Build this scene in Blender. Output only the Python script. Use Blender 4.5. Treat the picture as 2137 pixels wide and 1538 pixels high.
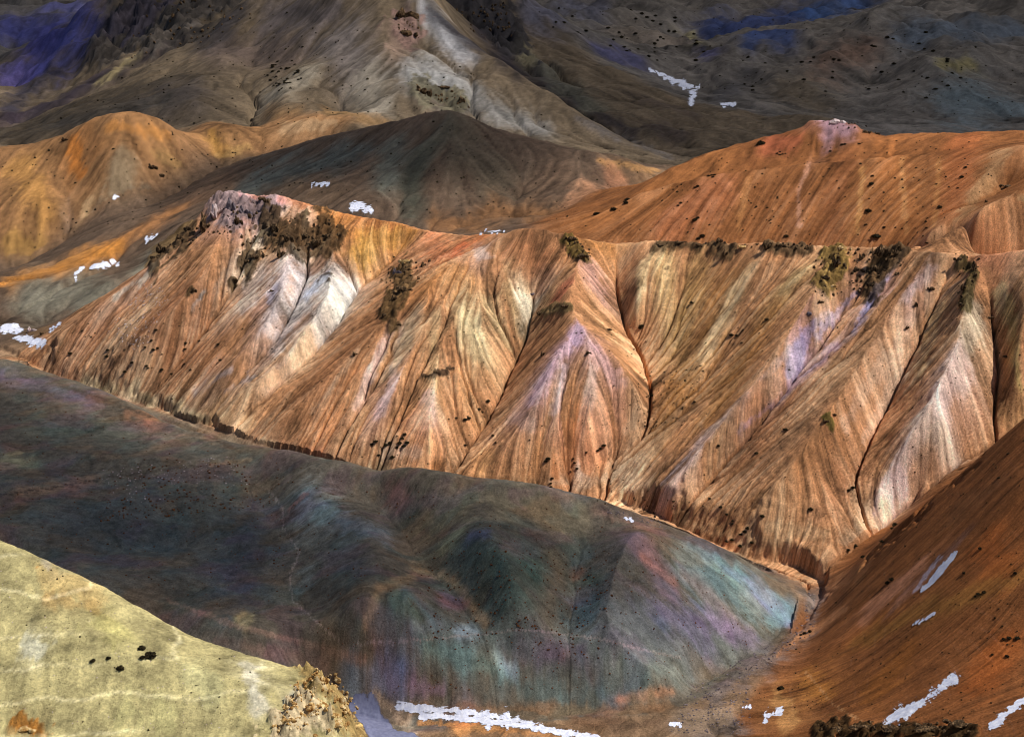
import bpy, math, random, time
import numpy as np
T0 = time.time()
for o in list(bpy.data.objects): bpy.data.objects.remove(o)
sc = bpy.context.scene
COL = sc.collection
rng = np.random.default_rng(7); random.seed(7)

# ------------------------------------------------------------------ camera
PW, PH, FPX, PITCH = 2137.0, 1538.0, 2936.0, math.radians(17)
CP, SP = math.cos(PITCH), math.sin(PITCH)
cam_d = bpy.data.cameras.new('camera'); cam = bpy.data.objects.new('camera', cam_d); COL.objects.link(cam)
cam_d.sensor_fit = 'HORIZONTAL'; cam_d.sensor_width = 36; cam_d.lens = 36 * FPX / PW
cam.rotation_euler = (math.radians(90) - PITCH, 0, 0)
cam_d.clip_start = 1; cam_d.clip_end = 40000
sc.camera = cam
sc.cycles.transparent_max_bounces = 24; sc.cycles.filter_width = 1.0

# ------------------------------------------------------------------ sky, sun, exposure
SUN_EL, SUN_AZ = math.radians(55), math.radians(94)      # azimuth clockwise from the view direction
w = bpy.data.worlds.new("World"); sc.world = w; w.use_nodes = True
wn = w.node_tree.nodes; wl = w.node_tree.links
sky = wn.new('ShaderNodeTexSky'); sky.sky_type = 'NISHITA'; sky.sun_disc = False
sky.sun_elevation = SUN_EL; sky.sun_rotation = SUN_AZ; sky.altitude = 3500
wl.new(sky.outputs[0], wn['Background'].inputs[0]); wn['Background'].inputs[1].default_value = 0.085
sl = bpy.data.lights.new('sun', 'SUN'); sl.energy = 4.6; sl.angle = math.radians(0.5); sl.color = (1.0, .96, .90)
sun = bpy.data.objects.new('sun', sl); COL.objects.link(sun)
SD = np.array([math.sin(SUN_AZ) * math.cos(SUN_EL), math.cos(SUN_AZ) * math.cos(SUN_EL), math.sin(SUN_EL)])
from mathutils import Vector, Matrix, Euler
sun.rotation_euler = Vector(SD).to_track_quat('Z', 'Y').to_euler(); sun.location = (0, 0, 800)
sc.view_settings.view_transform = 'Standard'; sc.view_settings.look = 'None'
sc.view_settings.exposure = 0.0; sc.view_settings.gamma = 1
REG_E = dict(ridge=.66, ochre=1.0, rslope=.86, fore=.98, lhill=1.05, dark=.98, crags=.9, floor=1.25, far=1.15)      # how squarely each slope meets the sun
E_SUN, E_SHADE = np.array([1.0, .97, .93]), np.array([.42, .43, .47])        # how bright a grey card reads in sun and under cloud

# ------------------------------------------------------------------ projection helpers
def tt(py):
    yc = (PH / 2 - np.asarray(py, float)) / FPX
    return (SP - yc * CP) / (CP + yc * SP)
def P(px, py, Y):
    yc = (PH / 2 - py) / FPX; xc = (px - PW / 2) / FPX
    return np.array([xc * Y / (CP + yc * SP), Y, -tt(py) * Y])
def proj(x, y, z):
    d = y * CP - z * SP; up = y * SP + z * CP
    return PW / 2 + FPX * x / d, PH / 2 - FPX * up / d
def Zp(px, py, z): return P(px, py, -z / float(tt(py)))
def Wp(px, Y, z):
    t = -z / Y; yc = (SP - t * CP) / (CP + t * SP) ; xc = (px - PW / 2) / FPX
    return np.array([xc * Y / (CP + yc * SP), Y, z])

# ------------------------------------------------------------------ terrain skeleton: crest, spur and valley lines
LINES = []
def line(*pts): LINES.append(np.array(pts))
def LP(*pts): line(*[P(*p) for p in pts])
def LZ(*pts): line(*[Zp(*p) for p in pts])
def LW(*pts): line(*[Wp(*p) for p in pts])

# gorge and valley floor
GORGE = [(1500,1560,-622),(1465,1450,-621),(1560,1390,-620),(1660,1320,-619),(1702,1262,-618),(1698,1215,-617),(1630,1192,-616),(1540,1160,-615),
  (1420,1108,-613),(1330,1065,-612),(1240,1047,-611),(1150,1036,-610),(1000,1024,-609),(900,1014,-609),(740,992,-607),(600,964,-605),(500,938,-604),
  (430,908,-603),(340,862,-602),(250,832,-601),(100,782,-599),(0,728,-597),(-60,715,-596)]
LZ(*GORGE)
LZ((-200,1700,-622),(700,1600,-622),(1000,1538,-622),(1400,1560,-622))
LZ((820,1500,-621),(1000,1500,-621),(1200,1500,-621),(1400,1500,-621))
# dark hill
DCREST = [(-80,750,1850),(0,757,1830),(100,775,1790),(200,812,1730),(320,860,1650),(420,905,1570),(500,935,1500),(600,955,1430),(740,982,1370),(900,1000,1330),
  (1050,1015,1320),(1150,1030,1310),(1300,1070,1290),(1400,1108,1280),(1520,1155,1265),(1600,1195,1255),(1660,1240,1240),(1690,1275,1225)]
LP(*DCREST)
LP((-80,900,1530),(0,900,1530),(150,930,1490),(300,960,1440),(430,960,1450))
LP((-80,1000,1370),(0,1000,1370),(150,1010,1375),(300,1000,1390))
LP((-80,1110,1230),(0,1110,1230),(150,1140,1230),(300,1150,1230),(420,1130,1260))
LP((150,1200,1150),(300,1250,1130),(450,1300,1090),(560,1330,1072))
LP((540,975,1430),(560,1020,1375),(590,1090,1296),(610,1200,1184),(640,1270,1130),(700,1320,1086))
LP((600,957,1428),(640,1030,1332),(700,1060,1290))
LP((770,1005,1372),(830,1100,1278),(880,1160,1210),(960,1230,1155),(1030,1330,1098))
LP((720,1010,1370),(760,1080,1268),(790,1180,1168),(740,1290,1088))
LP((870,1195,1175),(860,1240,1122),(850,1290,1087),(840,1335,1077))
LP((980,1060,1264),(1000,1120,1200),(1060,1200,1142),(1090,1290,1100),(1100,1335,1093))
LP((1220,1120,1240),(1200,1180,1195),(1190,1260,1143),(1180,1330,1112))
LP((1350,1120,1228),(1330,1200,1163),(1300,1290,1110),(1300,1355,1088))
LP((1500,1200,1216),(1560,1290,1172),(1580,1340,1150))
LP((1420,1180,1215),(1450,1280,1160),(1440,1360,1112))
LP((560,1290,1104),(660,1330,1080),(750,1345,1075),(900,1340,1083),(1100,1340,1097),(1300,1362,1087),(1400,1385,1082))
LZ((640,1420,-608),(760,1446,-614),(900,1478,-618),(1100,1480,-620),(1300,1475,-620),(1420,1450,-620),(1452,1400,-619),(1540,1368,-618),(1640,1312,-618))
# front right slope
RSC = [(1722,1262,-617),(1735,1235,-611)]
line(*([Zp(*p) for p in RSC] + [P(*p) for p in [(1800,1165,1238),(1880,1085,1215),(2000,985,1195),(2137,860,1180),(2300,720,1170)]]))
LP((1900,1250,1090),(2000,1100,1120),(2137,1000,1095),(2300,900,1090))
LP((1850,1500,955),(1900,1380,1008),(2137,1200,1010),(2300,1120,1010))
LP((1900,1700,830),(2137,1538,860),(2300,1400,850))
LZ((1560,1600,-621),(1590,1500,-620),(1640,1420,-618),(1690,1350,-617),(1712,1285,-617))
LP((1700,1500,1017),(1760,1400,1058),(1820,1330,1090))
# main ridge ------------------------------------------------------
CREST = [(440,404,2125),(470,395,2130),(600,410,2110),(760,455,2040),(900,482,1990),(1030,488,1930),(1100,477,1880),(1180,487,1865),(1290,507,1850),
  (1450,507,1810),(1600,507,1745),(1750,515,1700),(1850,520,1660),(1940,520,1620),(2000,530,1600),(2137,520,1560),(2300,500,1530)]
LP(*CREST)
LP((440,404,2125),(395,480,2085),(320,545,2050),(180,655,1995),(60,742,1955))
BASE = [(40,752,-592),(160,795,-593),(300,832,-594),(400,864,-593),(450,868,-588),(520,915,-595),(620,948,-598),(740,972,-600),(900,994,-601),(1060,1010,-602),(1160,1022,-604),
  (1220,1015,-600),(1280,1006,-597),(1340,1030,-594),(1400,1080,-603),(1460,1108,-606),(1540,1130,-604),(1590,1140,-601),(1650,1130,-593),(1700,1170,-600),(1738,1215,-606)]
LZ(*BASE)
LP((1738,1215,1257),(1790,1160,1302),(1850,1105,1360),(1950,1010,1385),(2060,930,1410),(2137,870,1430),(2300,780,1450))
_cx = np.array([c[0] for c in CREST]); _cy = np.array([c[1] for c in CREST]); _cY = np.array([c[2] for c in CREST])
_b2 = [(b[0], -b[2] / float(tt(b[1])), b[2]) for b in BASE] + [(1850,1365,-591),(1950,1385,-551),(2060,1410,-517),(2137,1430,-492),(2300,1450,-450)]
_bx = np.array([b[0] for b in _b2]); _bY = np.array([b[1] for b in _b2]); _bz = np.array([b[2] for b in _b2])
def R(px, py, off=0):
    Yc = np.interp(px, _cx, _cY); zc = -Yc * float(tt(np.interp(px, _cx, _cy)))
    Yb = np.interp(px, _bx, _bY); zb = np.interp(px, _bx, _bz)
    s = (zc - zb) / (Yc - Yb); t = float(tt(py))
    Y = (s * Yb - zb) / (t + s)
    return P(px, py, Y + off * (.85 if px < 1400 else .66))
def RL(*pts): line(*[R(*p) for p in pts])
RL((600,440,-6),(600,520,-18),(590,600,-26),(560,680,-18),(480,760,-10),(400,835,-4))
RL((470,440,-4),(440,540,-16),(370,640,-18),(260,740,-12),(200,790,-4))
RL((540,470,6),(500,580,10),(430,690,10),(330,790,6))
RL((700,470,-2),(690,540,-16),(690,620,-26),(640,700,-20),(540,800,-8),(470,860,0))
RL((650,500,4),(640,580,4),(600,660,4),(550,730,2),(480,800,0))
RL((850,500,20),(800,560,28),(745,615,32),(690,690,26),(640,750,16),(560,820,10),(490,880,4))
RL((880,510,-5),(860,560,-26),(845,610,-42),(780,690,-42),(680,800,-30),(570,885,-12))
RL((1080,482,-6),(1000,520,-26),(940,560,-52),(890,605,-64),(870,700,-62),(830,800,-48),(770,900,-26),(735,955,-2))
RL((900,600,-60),(920,700,-62),(905,800,-50),(895,900,-30),(880,975,-2))
RL((855,640,-50),(830,740,-40),(760,850,-25),(690,930,-6))
RL((960,570,-48),(1010,650,-42),(1020,740,-22),(1000,820,-14),(960,900,-6))
RL((1100,500,14),(1115,560,22),(1122,610,30),(1108,680,34),(1062,780,30),(1040,840,24),(1005,900,16),(945,992,4))
RL((1040,520,-6),(1060,590,-8),(1075,650,2))
RL((1215,510,-6),(1205,560,-20),(1180,630,-36),(1200,668,-48),(1225,730,-58),(1238,830,-52),(1230,900,-32),(1205,962,-10))
RL((1200,672,-48),(1150,760,-52),(1110,850,-40),(1060,930,-20),(1030,990,-2))
RL((1200,680,-50),(1180,800,-50),(1160,900,-34),(1150,1000,-4))
RL((1210,675,-48),(1280,740,-44),(1320,800,-26),(1338,850,-6))
RL((1150,520,0),(1160,590,-4),(1150,650,-2))
RL((1290,530,12),(1285,600,24),(1308,670,34),(1343,760,36),(1357,830,26),(1335,895,18),(1255,955,10),(1175,1005,2))
RL((1340,520,-4),(1330,600,-6),(1325,660,8))
RL((1450,540,6),(1430,700,32),(1410,800,30),(1360,900,22),(1280,970,8))
RL((1600,540,4),(1540,700,16),(1470,820,14),(1380,930,8),(1300,1000,0))
RL((1760,525,-6),(1710,590,-22),(1640,700,-30),(1560,820,-24),(1470,930,-16),(1380,1050,-2))
RL((1830,560,8),(1700,720,2),(1600,860,8),(1480,1000,8),(1420,1075,2))
RL((1940,530,-6),(1850,680,-24),(1750,840,-38),(1650,980,-32),(1560,1090,-14),(1540,1125,-2))
RL((1985,560,10),(1930,700,8),(1850,850,8),(1780,980,10),(1720,1070,8),(1690,1140,2))
RL((2030,560,-24),(2010,640,-46),(2000,720,-54),(1960,810,-62),(1900,910,-60),(1850,1010,-36),(1815,1090,-10))
RL((1955,830,-54),(1968,890,-50),(1955,950,-34),(1925,1010,-20))
RL((2060,540,-6),(2078,700,6),(2092,780,8),(2062,900,0),(2000,970,-10),(1940,1030,-16))
RL((2137,560,-14),(2137,640,-34),(2120,740,-36),(2125,820,-20))
RL((2300,560,-14),(2280,740,-36),(2230,820,-20))
# behind the main ridge
LW((-150,2150,-590),(100,2200,-585),(300,2280,-560),(500,2330,-520),(700,2290,-490),(1000,2160,-460),(1200,2050,-440),(1500,1980,-450),(1800,1900,-445),(2300,1780,-440))
# ochre ridge, right
LP((1150,478,2180),(1280,420,2230),(1400,350,2260),(1500,305,2280),(1600,280,2290),(1690,252,2290),(1740,243,2280),(1790,260,2270),(1850,286,2250),(1950,272,2230),(2137,268,2180),(2300,270,2130))
LP((2137,300,2050),(2050,380,1970),(1960,470,1890),(1880,530,1840))
LP((2300,320,1930),(2137,385,1890),(2010,455,1840),(1900,540,1780))
LP((2100,400,1990),(2000,440,1930))
LW((1300,2500,-445),(1500,2700,-450),(1740,2650,-410),(2137,2600,-420),(2400,2500,-420))
# mid hill
LP((-100,590,2430),(60,545,2560),(180,470,2640),(330,430,2700),(430,372,2800),(560,325,2850),(700,285,2850),(820,262,2800),(930,240,2750),(1100,298,2700),(1250,325,2650),(1370,352,2600))
LP((-60,600,2340),(120,605,2330),(260,545,2440),(330,500,2500),(500,425,2560),(700,400,2500),(760,440,2390))
LP((880,290,2690),(840,380,2510),(830,470,2330))
LP((930,250,2730),(960,340,2560),(1000,400,2470),(950,470,2310))
LP((1250,330,2640),(1220,390,2470),(1180,430,2380),(1150,470,2300))
LP((1100,370,2560),(1080,440,2380))
LP((0,680,2150),(100,680,2170),(220,600,2290))
LW((1420,2900,-455),(1200,2950,-430),(930,3000,-405),(700,3060,-420),(450,3010,-452))
# ochre hills, left
LP((470,330,3000),(420,350,2940),(330,400,2800),(182,463,2690),(60,542,2600),(-80,565,2520))
LP((-80,320,2960),(0,318,2950),(100,300,2950),(150,280,2930),(230,255,2950),(300,250,2960),(360,268,2960),(400,310,2950))
LP((250,262,2930),(240,330,2820),(230,400,2735),(210,440,2690))
LP((140,300,2930),(152,340,2880),(168,410,2765),(182,455,2695))
LP((30,320,2940),(70,390,2770),(100,450,2680))
LP((-80,400,2780),(0,470,2660),(30,520,2600))
LP((430,245,3160),(480,262,3100),(500,290,3030),(470,320,2990))
LP((560,270,3150),(640,245,3150),(760,272,3060),(700,290,3000))
LP((560,270,3150),(500,310,3040),(440,345,2950))
LW((0,3150,-480),(250,3160,-432),(400,3130,-425))
# big mountain
LP((860,-80,4150),(880,0,3950),(960,85,3780),(1100,175,3500),(1200,243,3300),(1300,300,3150),(1420,338,3000))
LP((600,-60,4450),(560,0,4300),(450,80,4150),(300,160,3950),(130,232,3750),(0,290,3600),(-80,320,3500))
LP((720,-40,4100),(640,110,3780),(610,160,3560),(600,200,3390),(580,240,3230))
LP((800,-20,4000),(800,100,3640),(860,180,3380),(890,235,3240))
LP((540,100,3950),(525,160,3680),(542,212,3470),(532,270,3220))
LP((480,90,4060),(420,165,3640),(400,220,3350))
LP((700,120,3620),(690,180,3470),(720,235,3280))
LP((280,180,3800),(250,232,3360),(200,240,3350))
LP((1000,200,3380),(1000,270,3170),(1080,300,3060))
LP((935,20,4280),(1000,112,4020),(1150,202,3680),(1300,287,3370),(1420,327,3160),(1520,310,3200))
LP((1000,-60,4800),(1070,0,4650),(1100,60,4500),(1250,150,4200),(1430,222,3900),(1600,247,3700),(1740,252,3600))
LP((960,-30,4650),(1000,60,4400),(1060,120,4150),(1180,190,3850))
# left crag and far blue mountain
LP((540,-60,5300),(380,-50,5100),(240,0,5000),(160,80,4900),(60,180,4750),(-40,240,4550))
LP((480,20,4700),(330,90,4600),(180,180,4450),(60,240,4300))
LP((400,110,4300),(250,180,4150),(100,240,4000),(0,285,3850))
LP((-80,190,5500),(0,187,5500),(100,160,5500),(200,90,5600),(300,10,5800))
LP((-80,-60,7200),(100,-50,7200),(300,-60,7000))
LP((-80,40,6500),(60,50,6400),(180,20,6500))
# far right
LP((1450,222,4100),(1440,190,4400),(1400,165,4650),(1355,143,4950),(1250,98,5450),(1180,50,6000),(1130,-20,6800))
LP((1500,170,4600),(1545,118,5000),(1700,85,5300),(1850,42,5500),(2000,42,5500),(2137,75,5400),(2300,90,5300))
LP((1480,215,4200),(1560,215,4150),(1700,238,4000),(1800,262,3900))
LP((1700,100,5200),(1650,160,4650),(1600,215,4200))
LP((2040,120,4850),(1980,128,4700),(1900,180,4400),(1830,235,4080))
LP((2040,130,4750),(2050,190,4350),(2060,262,3950))
LP((2137,160,4700),(2120,262,4000))
LP((1880,120,5000),(1830,190,4500),(1790,235,4130))
LW((1600,3350,-470),(2000,3300,-500),(2400,3300,-500))
LP((1340,55,6200),(1290,90,5750),(1320,130,5300))
LP((1560,60,6500),(1450,90,6100),(1420,130,5500))
LP((1400,15,7200),(1560,-10,7300),(1700,-30,7400))
LP((1900,-20,7400),(1780,40,6600),(1700,70,6000))
LP((2137,10,6500),(2000,20,6200))
LW((-300,9800,250),(200,9500,200),(800,9500,250),(1400,9500,120),(2000,9500,150),(2500,9500,250))
LW((-300,5400,-300),(-200,7500,0)); LW((2500,7000,0),(2400,5400,-250))
# foreground hill
FCREST = [(-120,1060,610),(0,1110,600),(100,1158,590),(200,1203,580),(300,1262,570),(400,1318,562),(500,1352,556),(600,1375,552),(690,1404,548)]
LP(*FCREST)
LP((690,1404,548),(735,1450,540),(748,1510,528),(752,1600,505))
LP((-150,1300,545),(0,1300,545),(200,1330,540),(400,1400,528),(600,1440,525),(700,1470,524))
LP((-150,1538,496),(0,1538,498),(300,1538,498),(600,1538,497),(720,1538,508))
LP((-150,1800,440),(400,1800,440),(760,1800,440))
LW((-400,700,-420),(300,700,-440),(600,640,-450),(800,590,-470),(860,520,-480),(900,440,-480))
LW((-400,880,-560),(500,880,-600),(1000,880,-625),(1500,880,-622)); LW((1200,600,-620),(1300,440,-620))
LW((2100,700,-600),(2100,440,-600))

# ------------------------------------------------------------------ grids (azimuth x log distance, so cells stay square)
A = 0.00095; U0 = -0.42
NU = int(round(0.84 / A / 4)) * 4
V0, V1, V2, V3 = math.log(430), math.log(870), math.log(870), math.log(10500)
kA = int(round((math.log(870) - math.log(430)) / (2 * A) / 2)) * 2
VB = math.log(870); VA = VB - kA * 2 * A
kB = int(round((math.log(2220) - VB) / A / 4)) * 4
VC = VB + kB * A
kC = int(round((math.log(10300) - VC) / (2 * A) / 2)) * 2
VD = VC + kC * 2 * A

def raster(u0, v0, a, nv, nu):
    acc = np.zeros(nv * nu); cnt = np.zeros(nv * nu)
    for L in LINES:
        for p, q in zip(L[:-1], L[1:]):
            up = math.atan2(p[0], p[1]); uq = math.atan2(q[0], q[1])
            vp = math.log(math.hypot(p[0], p[1])); vq = math.log(math.hypot(q[0], q[1]))
            n = int(max(abs(up - uq), abs(vp - vq)) / a * 1.6) + 2
            t = np.linspace(0, 1, n)
            X = p[0] + (q[0] - p[0]) * t; Y = p[1] + (q[1] - p[1]) * t; Z = p[2] + (q[2] - p[2]) * t
            i = np.rint((np.arctan2(X, Y) - u0) / a).astype(int); j = np.rint((np.log(np.hypot(X, Y)) - v0) / a).astype(int)
            m = (i >= 0) & (i < nu) & (j >= 0) & (j < nv)
            k = j[m] * nu + i[m]
            np.add.at(acc, k, Z[m]); np.add.at(cnt, k, 1)
    return (acc / np.maximum(cnt, 1)).reshape(nv, nu), (cnt > 0).reshape(nv, nu)
def relax(z, val, fix, n, w=1.0):
    z[fix] = val[fix]
    for _ in range(n):
        p = np.pad(z, 1, mode='edge')
        z = .25 * (p[:-2, 1:-1] + p[2:, 1:-1] + p[1:-1, :-2] + p[1:-1, 2:])
        z[fix] = val[fix]
    return z
def up2(z, shape):
    nv, nu = shape
    y = np.linspace(0, z.shape[0] - 1, nv); x = np.linspace(0, z.shape[1] - 1, nu)
    j = np.minimum(y.astype(int), z.shape[0] - 2); i = np.minimum(x.astype(int), z.shape[1] - 2)
    fy = (y - j)[:, None]; fx = (x - i)[None]
    a = z[j][:, i]; b = z[j][:, i + 1]; c = z[j + 1][:, i]; d = z[j + 1][:, i + 1]
    return (a * (1 - fx) + b * fx) * (1 - fy) + (c * (1 - fx) + d * fx) * fy
def sample(z, y, x):
    y = np.clip(y, 0, z.shape[0] - 1.001); x = np.clip(x, 0, z.shape[1] - 1.001)
    j = y.astype(int); i = x.astype(int); fy = y - j; fx = x - i
    return (z[j, i] * (1 - fx) + z[j, i + 1] * fx) * (1 - fy) + (z[j + 1, i] * (1 - fx) + z[j + 1, i + 1] * fx) * fy
# global coarse solution
zc = None
for f in (64, 32, 16, 8, 4):
    a = A * f; nu = int(round(0.84 / a)) + 1; nv = int(round((VD - VA) / a)) + 1
    val, fix = raster(U0, VA, a, nv, nu)
    zc = np.full((nv, nu), -450.0) if zc is None else up2(zc, (nv, nu))
    zc = relax(zc, val, fix, 300 if f > 8 else 120)
GA = a
def blur(z, s):
    r = int(3 * s) + 1; k = np.exp(-np.arange(-r, r + 1) ** 2 / (2 * s * s)); k /= k.sum()
    p = np.pad(z, ((r, r), (0, 0)), mode='edge'); o = sum(k[q] * p[q:q + z.shape[0]] for q in range(2 * r + 1))
    p = np.pad(o, ((0, 0), (r, r)), mode='edge'); return sum(k[q] * p[:, q:q + z.shape[1]] for q in range(2 * r + 1))

# ------------------------------------------------------------------ noise in world metres
_perm = rng.permutation(4096); _g = rng.uniform(0, 2 * math.pi, 4096); _gx = np.cos(_g).astype('f4'); _gy = np.sin(_g).astype('f4')
def perlin(x, y):
    xi = np.floor(x).astype(np.int64); yi = np.floor(y).astype(np.int64)
    fx = (x - xi).astype('f4'); fy = (y - yi).astype('f4')
    def g(i, j):
        h = _perm[(i + _perm[j & 4095]) & 4095]; return _gx[h], _gy[h]
    u = fx * fx * fx * (fx * (fx * 6 - 15) + 10); v = fy * fy * fy * (fy * (fy * 6 - 15) + 10)
    a = g(xi, yi); b = g(xi + 1, yi); c = g(xi, yi + 1); d = g(xi + 1, yi + 1)
    n0 = a[0] * fx + a[1] * fy; n1 = b[0] * (fx - 1) + b[1] * fy
    n2 = c[0] * fx + c[1] * (fy - 1); n3 = d[0] * (fx - 1) + d[1] * (fy - 1)
    return 1.5 * ((n0 + u * (n1 - n0)) * (1 - v) + (n2 + u * (n3 - n2)) * v)
def fbm(x, y, s, o=4, g=.5, ridged=False):
    t = 0; a = 1
    for k in range(o):
        n = perlin(x / s + 17.3 * k, y / s - 9.1 * k)
        t = t + a * (1 - 2 * np.abs(n) if ridged else n); a *= g; s /= 2.03
    return t

# ------------------------------------------------------------------ masses: which stretch of ground belongs to which hill
def uvpoly(pts):      # (px, Y) pairs to (u, ln r)
    o = []
    for px, Y in pts:
        x = (px - PW / 2) / FPX * Y * 1.02; o.append((math.atan2(x, Y), math.log(math.hypot(x, Y))))
    return o
def inside(pts, U, V):
    c = np.zeros(U.shape, bool); n = len(pts)
    for k in range(n):
        x1, y1 = pts[k]; x2, y2 = pts[(k + 1) % n]
        if y1 == y2: continue
        m = ((y1 > V) != (y2 > V)) & (U < (x2 - x1) * (V - y1) / (y2 - y1) + x1); c ^= m
    return c
def pline_dist(pts, X, Y):
    """distance to a 3-D polyline seen from above, and its height there"""
    best = np.full(X.shape, 1e9, 'f4'); bz = np.zeros(X.shape, 'f4')
    for p, q in zip(pts[:-1], pts[1:]):
        d = q[:2] - p[:2]; L = d @ d + 1e-9
        t = np.clip(((X - p[0]) * d[0] + (Y - p[1]) * d[1]) / L, 0, 1)
        D = np.hypot(X - p[0] - t * d[0], Y - p[1] - t * d[1])
        m = D < best; best = np.where(m, D, best); bz = np.where(m, p[2] + t * (q[2] - p[2]), bz)
    return best, bz
gorge3 = np.array([Zp(*p) for p in GORGE])
base3 = np.array([Zp(*p) for p in BASE])
crest3 = np.array([P(*p) for p in CREST])

def flow(z, n=None):
    gy, gx = np.gradient(z); m = np.hypot(gx, gy) + 1e-6
    return (-gx / m).astype('f4'), (-gy / m).astype('f4'), m
def drainage(z, npart, steps, seed, mask=None):
    r = np.random.default_rng(seed); nv, nu = z.shape
    gx, gy, m = flow(z); gxf = gx.ravel(); gyf = gy.ravel(); stop = (m.ravel() < 0.02)
    x = r.uniform(0, nu - 1, npart).astype('f4'); y = r.uniform(0, nv - 1, npart).astype('f4')
    acc = np.zeros(nv * nu, 'f4'); buf = []
    for s in range(steps):
        k = y.astype(np.int32) * nu + x.astype(np.int32)
        buf.append(k)
        x = x + gxf[k]; y = y + gyf[k]
        ok = (x > 0) & (x < nu - 1) & (y > 0) & (y < nv - 1) & ~stop[k]
        if not ok.all(): x = x[ok]; y = y[ok]
        if len(buf) == 40: acc += np.bincount(np.concatenate(buf), minlength=nv * nu); buf = []
        if len(x) == 0: break
    if buf: acc += np.bincount(np.concatenate(buf), minlength=nv * nu)
    return acc.reshape(nv, nu)
def lic(f, gx, gy, n):
    """smear a field along the fall line"""
    nv, nu = gx.shape; out = f.copy(); tot = 1
    jj, ii = np.mgrid[0:nv, 0:nu].astype('f4')
    for sgn in (1, -1):
        x = ii.copy(); y = jj.copy()
        for s in range(n):
            k = (np.clip(y, 0, nv - 1).astype(np.int32) * nu + np.clip(x, 0, nu - 1).astype(np.int32))
            if s: out += f.reshape(nv * nu, -1)[k].reshape(f.shape)
            x += sgn * gx.ravel()[k]; y += sgn * gy.ravel()[k]
        tot += n - 1
    return out / tot

class Band: pass
def make_band(v0, a, nv, nu, kind):
    b = Band(); b.u = U0 + a * np.arange(nu); b.v = v0 + a * np.arange(nv); b.a = a; b.nv = nv; b.nu = nu; b.v0 = v0
    U, V = np.meshgrid(b.u, b.v); b.U = U; b.V = V; r = np.exp(V)
    b.X = (r * np.sin(U)); b.Y = (r * np.cos(U))
    z = sample(zc, (V - VA) / GA, (U - U0) / GA)
    val, fix = raster(U0, v0, a, nv, nu)
    fix[0] = fix[-1] = True; val[0] = z[0]; val[-1] = z[-1]
    z = relax(z, val, fix, 90)
    b.z = z; b.edge = (z[0].copy(), z[-1].copy())
    # soft hills lose their creases, the gullied ridge keeps them
    b.dg, b.gz = pline_dist(gorge3, b.X, b.Y) if kind == 'B' else (None, None)
    return b
bands = {}
bands['A'] = make_band(VA, 2 * A, kA + 1, NU // 2 + 1, 'A')
bands['B'] = make_band(VB, A, kB + 1, NU + 1, 'B')
bands['C'] = make_band(VC, 2 * A, kC + 1, NU // 2 + 1, 'C')
print('base', time.time() - T0)

RIDGE = uvpoly([(-60,1960),(40,1950),(300,1780),(520,1640),(740,1560),(900,1510),(1150,1475),(1300,1440),(1400,1400),(1540,1330),(1650,1300),(1738,1262),(1850,1340),(1950,1360),(2060,1385),(2137,1400),(2600,1430),
   (2600,1800),(1800,1905),(1500,1985),(1200,2050),(1000,2160),(700,2240),(500,2290),(300,2210),(60,2040)])
DARK = uvpoly([(-300,1100),(500,1010),(760,1010),(1000,1020),(1440,1040),(1560,1090),(1700,1180),(1712,1240),(1640,1300),(1500,1350),(1300,1440),(1150,1475),(900,1510),(740,1560),(520,1640),(300,1780),(40,1950),(-300,2100)])
RSLOPE = uvpoly([(1590,880),(1590,1035),(1640,1090),(1700,1180),(1722,1235),(1738,1262),(1850,1340),(1950,1360),(2060,1385),(2600,1400),(2600,600),(1590,600)])
OCHRE = uvpoly([(1100,2120),(1200,2050),(1500,1985),(1800,1905),(2600,1800),(2600,2600),(1740,2650),(1500,2700),(1300,2500),(1120,2300)])
MID = uvpoly([(-400,2150),(60,2040),(300,2210),(500,2290),(700,2240),(1000,2160),(1100,2120),(1120,2300),(1300,2500),(1400,2700),(1420,2900),(1200,2950),(930,3000),(700,3060),(440,2990),(330,2810),(180,2700),(60,2610),(-400,2500)])
LHILL = uvpoly([(-400,2500),(60,2610),(180,2700),(330,2810),(440,2990),(700,3060),(760,3150),(600,3230),(400,3160),(250,3200),(-400,3200)])
MOUNT = uvpoly([(-400,3200),(250,3200),(400,3160),(600,3230),(760,3150),(700,3060),(930,3000),(1200,2950),(1420,2900),(1500,2700),(1760,2900),(1740,3600),(1430,4000),(1250,4300),(1130,4700),(1000,5600),(300,5600),(60,4900),(-400,4700)])
FORE = uvpoly([(-500,300),(950,300),(860,620),(500,700),(-500,760)])

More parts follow.
